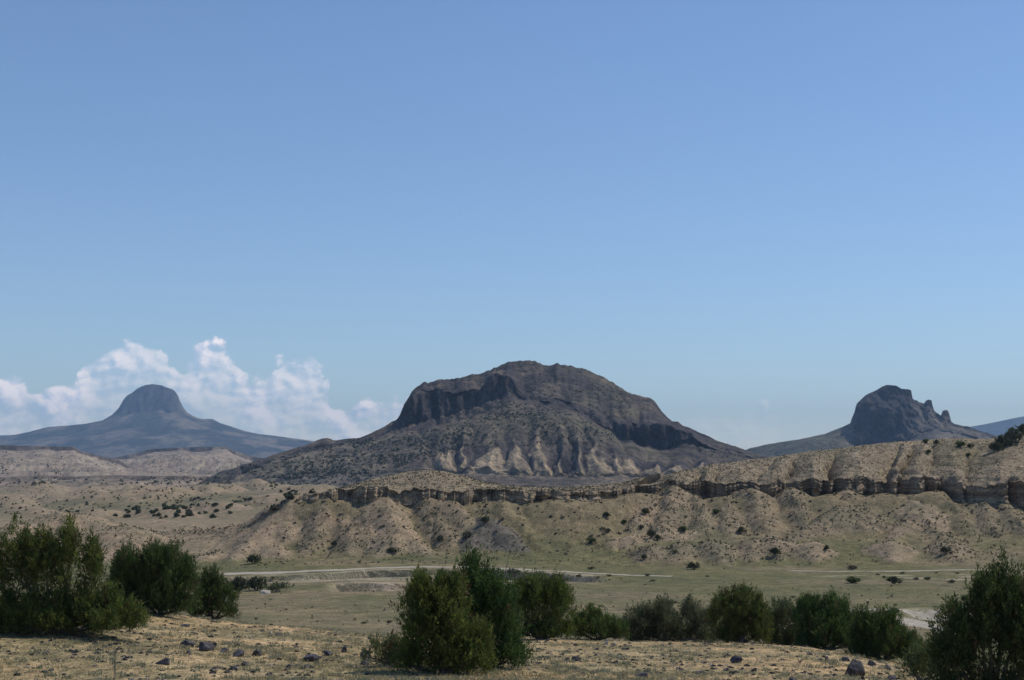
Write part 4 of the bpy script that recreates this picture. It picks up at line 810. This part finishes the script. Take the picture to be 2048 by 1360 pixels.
def joined_blobs(name, items, mat, tones, label, sides=1, n=12):
    Q, Cc, r = [], [], np.random.default_rng(9)
    pros = [blob(np.random.default_rng(600 + i), tones[i % len(tones)], n, .6) for i in range(8)]
    for (h, s) in items:
        q, f, c = pros[r.integers(8)]; a = r.random() * 6.28; ca, sa = math.cos(a), math.sin(a)
        Q.append(np.stack([q[:, 0] * ca - q[:, 1] * sa, q[:, 0] * sa + q[:, 1] * ca, q[:, 2] * .8], 1) * s + np.array(h)); Cc.append(c * (.7 + .6 * r.random()))
    Q = np.concatenate(Q); o = mesh_obj(name, Q, np.arange(len(Q)).reshape(-1, 4), mat, col=np.concatenate(Cc)); return setp(o, label, kind='stuff')
joined_blobs('juniper_scrub', small, M['foliage'], ['far'], 'mass of tiny distant junipers speckling the butte and badlands')

# low scrub and rubble on the slopes below the cliffs, on the ridge and across the valley
items = []
n = 30000
uu = rng.uniform(-40, 2090, n); YY = rng.uniform(282, 400, n); xs = YY * (uu - CX) / F
zz, _, _, pl, rb, sl, _, _ = ground_z(xs, YY, True)
keep = rng.random(n) < np.clip(.08 + .75 * rb + .30 * pl + .5 * sl + .45 * fbm(xs / 6, YY / 6, 2, 701), .03, .9)
for i in np.nonzero(keep)[0]: items.append(((xs[i], YY[i], zz[i]), rng.uniform(.30, .95)))
rv = np.empty(len(ridge.data.vertices) * 3, np.float32); ridge.data.vertices.foreach_get('co', rv); rv = rv.reshape(-1, 3)
sel = rng.choice(len(rv), 12000)
for i in sel:
    p = rv[i]
    if p[2] > p[1] * (HY - float(rimP(CX + F * p[0] / p[1]))) / F + .1: items.append(((p[0], p[1], p[2]), rng.uniform(.25, .7)))
n = 3600
uu = rng.uniform(-40, 2090, n); YY = 1 / rng.uniform(1 / 285., 1 / 110., n); xs = YY * (uu - CX) / F; zz = ground_z(xs, YY)
for i in np.nonzero(rng.random(n) < np.clip(.35 + 1.1 * fbm(xs / 16, YY / 16, 3, 702), .04, 1))[0]: items.append(((xs[i], YY[i], zz[i]), .16 + .6 * rng.random() ** 3))
joined_blobs('scrub', items, M['scrub'], ['sage', 'brown', 'grey', 'far'], 'low grey-green scrub speckling the slopes and valley floor', n=5)

# ------------------------------------------------------------------ stones on the knoll
def rock_mesh(seed, squash, rough=.30):
    import bmesh
    r = np.random.default_rng(seed); bm = bmesh.new(); bmesh.ops.create_icosphere(bm, subdivisions=4, radius=.5)
    V = np.array([v.co[:] for v in bm.verts]); d = unit(V)
    for _ in range(16):                                         # planar fracture faces
        nrm = unit(r.normal(size=3)); off = r.uniform(.20, .42); s = V @ nrm; V = V - np.clip(s - off, 0, None)[:, None] * nrm * .92
    V *= 1 + .06 * fbm(d[:, 0] * 3 + seed, d[:, 1] * 3 + d[:, 2] * 2, 3, seed)[:, None] * rough * 6
    V /= np.abs(V[:, 0]).max() * 2; V[:, 2] *= squash
    f = np.array([[v.index for v in fc_.verts] for fc_ in bm.faces]); bm.free(); return V, f
ROCKS = {}
def rock(name, u, py, w, h, label, mat='basalt', group='basalt boulders on the knoll', seed=0):
    p = shoot(u, py, LAND[:1])
    if p is None: return
    V, f = rock_mesh(900 + seed, 1.0); W = w * p.y / F; Hh = h * p.y / F
    V = V * np.array([W, W * .9, Hh * 1.5 / max(1e-3, np.ptp(V[:, 2]))])
    o = mesh_obj(name, V, f, M[mat], smooth=0.0); o.location = (p.x, p.y, p.z + Hh * .18); o.rotation_euler.z = (seed * 1.3) % 6.28
    setp(o, label, 'boulder' if mat == 'basalt' else 'stone', group)
BO = [(409, 1301, 36, 24, 'largest dark boulder in the left stone cluster'), (374, 1291, 28, 12, 'flat dark boulder just left of the largest in the left cluster'), (430, 1294, 15, 11, 'small dark boulder touching the largest at its right'),
      (377, 1307, 13, 9, 'small dark stone below the flat boulder in the left cluster'), (447, 1304, 22, 8, 'low slab-like boulder right of the largest in the left cluster'), (476, 1313, 25, 14, 'pitted boulder second right of the largest in the left cluster'),
      (517, 1311, 23, 13, 'brownish boulder midway between the two stone clusters'), (624, 1321, 36, 13, 'wide wedge-shaped boulder in the right-hand stone cluster'), (657, 1311, 20, 11, 'dark boulder just above the wide wedge-shaped one'),
      (689, 1305, 13, 13, 'pale grey upright stone between the wedge and the juniper'), (732, 1316, 26, 15, 'dark boulder nearest the left side of the central junipers'), (727, 1330, 24, 13, 'grey boulder below the dark one beside the central junipers'),
      (326, 1328, 34, 14, 'half-buried grey boulder near the large ragged juniper'), (491, 1331, 20, 12, 'grey boulder below the pitted one'), (557, 1271, 13, 7, 'dark stone near the crest of the knoll'), (466, 1340, 13, 9, 'small dark stone low in the grass left of centre'),
      (612, 1335, 26, 8, 'flat grey slab below the wide wedge-shaped boulder'), (578, 1336, 15, 9, 'rounded grey stone left of the flat slab'), (370, 1253, 20, 6, 'low dark slab on the crest beside the left juniper row'), (740, 1279, 12, 6, 'small dark stone on the crest left of the central junipers'),
      (1705, 1352, 48, 36, 'big angular dark boulder with a sunlit top, right foreground'), (1472, 1326, 28, 16, 'two-toned dark boulder below the domed juniper'), (1653, 1320, 13, 7, 'small dark stone up-left of the big angular boulder'), (1690, 1322, 22, 9, 'low dark stone just above the big angular boulder'),
      (1741, 1330, 22, 12, 'dark stone right of the big angular boulder'), (1775, 1338, 18, 9, 'grey stone on the slope right of the big angular boulder'), (1152, 1322, 26, 11, 'dark grey boulder right of the central junipers'),
      (1285, 1352, 34, 8, 'flat tan-grey slab in the bare soil'), (1402, 1348, 36, 7, 'long flat grey slab right of the other slab'), (1585, 1361, 16, 9, 'dark stone at the bottom edge left of the big boulder'), (1782, 1360, 24, 13, 'grey boulder at the bottom edge right of the big one'), (1232, 1327, 11, 8, 'small dark stone in the bare soil right of the central junipers')]
for i, (u_, p_, w_, h_, lab) in enumerate(BO): rock('basalt_boulder', u_, p_, w_, h_, lab, seed=i)
PS = [(1212, 1289, 11, 9, 'white stone in front of the low shrubby juniper'), (1229, 1291, 9, 6, 'tan stone beside the white one'), (390, 1343, 9, 5, 'white stone low in the grass at left'), (495, 1263, 8, 4, 'white stone on the crest of the knoll'), (541, 1266, 6, 5, 'upright pale stone on the crest'), (402, 1252, 6, 4, 'small white stone by the left juniper row')]
for i, (u_, p_, w_, h_, lab) in enumerate(PS): rock('pale_stone', u_, p_, w_, h_, lab, 'palestone', 'pale stones on the knoll', 50 + i)
rock('pale_rock', 532, 1187, 26, 9, 'low pale rock between the three valley bushes', 'palestone', None, 70)
# loose gravel and cobbles
pro = []
for i in range(8):
    r = np.random.default_rng(800 + i); d = unit(np.array([(1, 0, 0), (-1, 0, 0), (0, 1, 0), (0, -1, 0), (0, 0, 1), (.7, .7, .4), (-.7, .7, .4), (.7, -.7, .4), (-.7, -.7, .4)], float) + r.normal(size=(9, 3)) * .2)
    ff = [(0, 5, 7), (0, 5, 4), (0, 7, 4), (1, 6, 4), (1, 8, 4), (1, 6, 8), (2, 5, 4), (2, 6, 4), (3, 7, 4), (3, 8, 4), (2, 5, 6), (3, 7, 8)]
    pro.append((d * np.array([.5, .45, .32]), np.array(ff)))
def pebbles(name, n, mat, lo, hi, label, seed):
    r = np.random.default_rng(seed); uu = r.uniform(-60, 2110, n); YY = 1 / r.uniform(1 / 66., 1 / 33., n); xs = YY * (uu - CX) / F
    dn = fbm(xs / 3, YY / 3, 3, seed) + .25; ok = r.random(n) < np.clip(dn * 1.6, .08, 1); xs, YY = xs[ok], YY[ok]; zz = ground_z(xs, YY)
    V, Fc, o = [], [], 0
    for i in range(len(xs)):
        p, f = pro[r.integers(8)]; s = lo + (hi - lo) * r.random() ** 2.2; a = r.random() * 6.28
        V.append(np.stack([p[:, 0] * math.cos(a) - p[:, 1] * math.sin(a), p[:, 0] * math.sin(a) + p[:, 1] * math.cos(a), p[:, 2]], 1) * s + np.array([xs[i], YY[i], zz[i]])); Fc.append(f + o); o += 9
    return setp(mesh_obj(name, np.concatenate(V), np.concatenate(Fc), M[mat]), label, kind='stuff')
pebbles('gravel', 6500, 'basalt', .05, .26, 'loose dark basalt cobbles strewn over the knoll', 811)
pebbles('gravel', 7000, 'palestone', .04, .17, 'loose pale pebbles strewn over the knoll', 812)

# angular sandstone blocks fallen below the cliff
r = np.random.default_rng(861); V, Fc, o_ = [], [], 0
for i in range(1500):
    uu = r.uniform(560, 2090); dY = 26 * r.random() ** 2.2; x_ = (float(rimY(uu)) - 1.5 - dY); xx = x_ * (uu - CX) / F
    p, f = pro[r.integers(8)]; s_ = .22 + 1.0 * r.random() ** 4; a = r.random() * 6.28
    V.append(np.stack([p[:, 0] * math.cos(a) - p[:, 1] * math.sin(a), p[:, 0] * math.sin(a) + p[:, 1] * math.cos(a), p[:, 2] * 1.3], 1) * s_ + np.array([xx, x_, 0])); Fc.append(f + o_); o_ += 9
V = np.concatenate(V); cen = V.reshape(-1, 9, 3).mean(1); V[:, 2] += np.repeat(ground_z(cen[:, 0], cen[:, 1]), 9)
setp(mesh_obj('rubble', V, np.concatenate(Fc), M['ridge'], col=np.tile(np.array((.33, .265, .185)), (len(V), 1))), 'fallen tan sandstone blocks strewn below the cliff band', kind='stuff')

# ------------------------------------------------------------------ dry grass on the knoll
def grass(n, per, seed, hlo, hhi, cols, name, label, width=.018, spread=.07):
    r = np.random.default_rng(seed); uu = r.uniform(-60, 2110, n); YY = 1 / r.uniform(1 / 70., 1 / 33., n); xs = YY * (uu - CX) / F
    dn = fbm(xs / 3.2, YY / 2.6, 3, seed + 1) - .18 * sstep(900, 1300, uu); ok = r.random(n) < np.clip(.5 + 1.5 * dn, .05, 1); xs, YY = xs[ok], YY[ok]; n = len(xs); zz = ground_z(xs, YY)
    sc = (hlo + (hhi - hlo) * r.random(n) ** 1.6)[:, None]
    b = np.stack([xs, YY, zz - .01], 1)[:, None, :] + np.concatenate([r.normal(size=(n, per, 2)) * spread, np.zeros((n, per, 1))], 2)
    dr = unit(np.concatenate([r.normal(size=(n, per, 2)) * .5, np.ones((n, per, 1))], 2)); sd = unit(np.cross(dr, r.normal(size=(n, per, 3)))) * width
    tp = b + dr * (sc * (.6 + .6 * r.random((n, per))))[..., None]
    V = np.stack([b - sd, b + sd, tp], 2).reshape(-1, 3)
    t = r.random((n, 1)); c = np.array(cols[0]) * (1 - t) + np.array(cols[1]) * t; c = np.repeat(c, per * 3, 0) * (.8 + .4 * np.repeat(r.random(n * per), 3))[:, None]
    return setp(mesh_obj(name, V, np.arange(len(V)).reshape(-1, 3), M['grass'], col=c), label, kind='stuff')
grass(19000, 9, 831, .04, .14, ((.48, .40, .23), (.33, .295, .16)), 'dry_grass', 'short dry straw-coloured grass on the knoll')
grass(2200, 26, 841, .07, .20, ((.24, .25, .15), (.36, .33, .22)), 'low_brush', 'small grey-green brush tufts among the stones', width=.022, spread=.12)

# ------------------------------------------------------------------ air
B = 15600.0
hv = np.array([(sx * B, sy * B, z_) for z_ in (-120.0, 640.0) for sx, sy in ((-1, -1), (1, -1), (1, 1), (-1, 1))])
hf = np.array([(0, 3, 2, 1), (4, 5, 6, 7), (0, 1, 5, 4), (1, 2, 6, 5), (2, 3, 7, 6), (3, 0, 4, 7)])
hm = bpy.data.materials.new('haze'); hm.use_nodes = True; nd = hm.node_tree.nodes; nd.clear()
pv = nd.new('ShaderNodeVolumePrincipled'); pv.inputs['Color'].default_value = (.47, .70, 1.0, 1); pv.inputs['Density'].default_value = 6.0e-5; pv.inputs['Anisotropy'].default_value = 0.0
mo = nd.new('ShaderNodeOutputMaterial'); hm.node_tree.links.new(pv.outputs[0], mo.inputs['Volume'])
haze = mesh_obj('haze', hv, hf, hm); setp(haze, 'thin blue summer haze over the whole valley', kind='stuff')
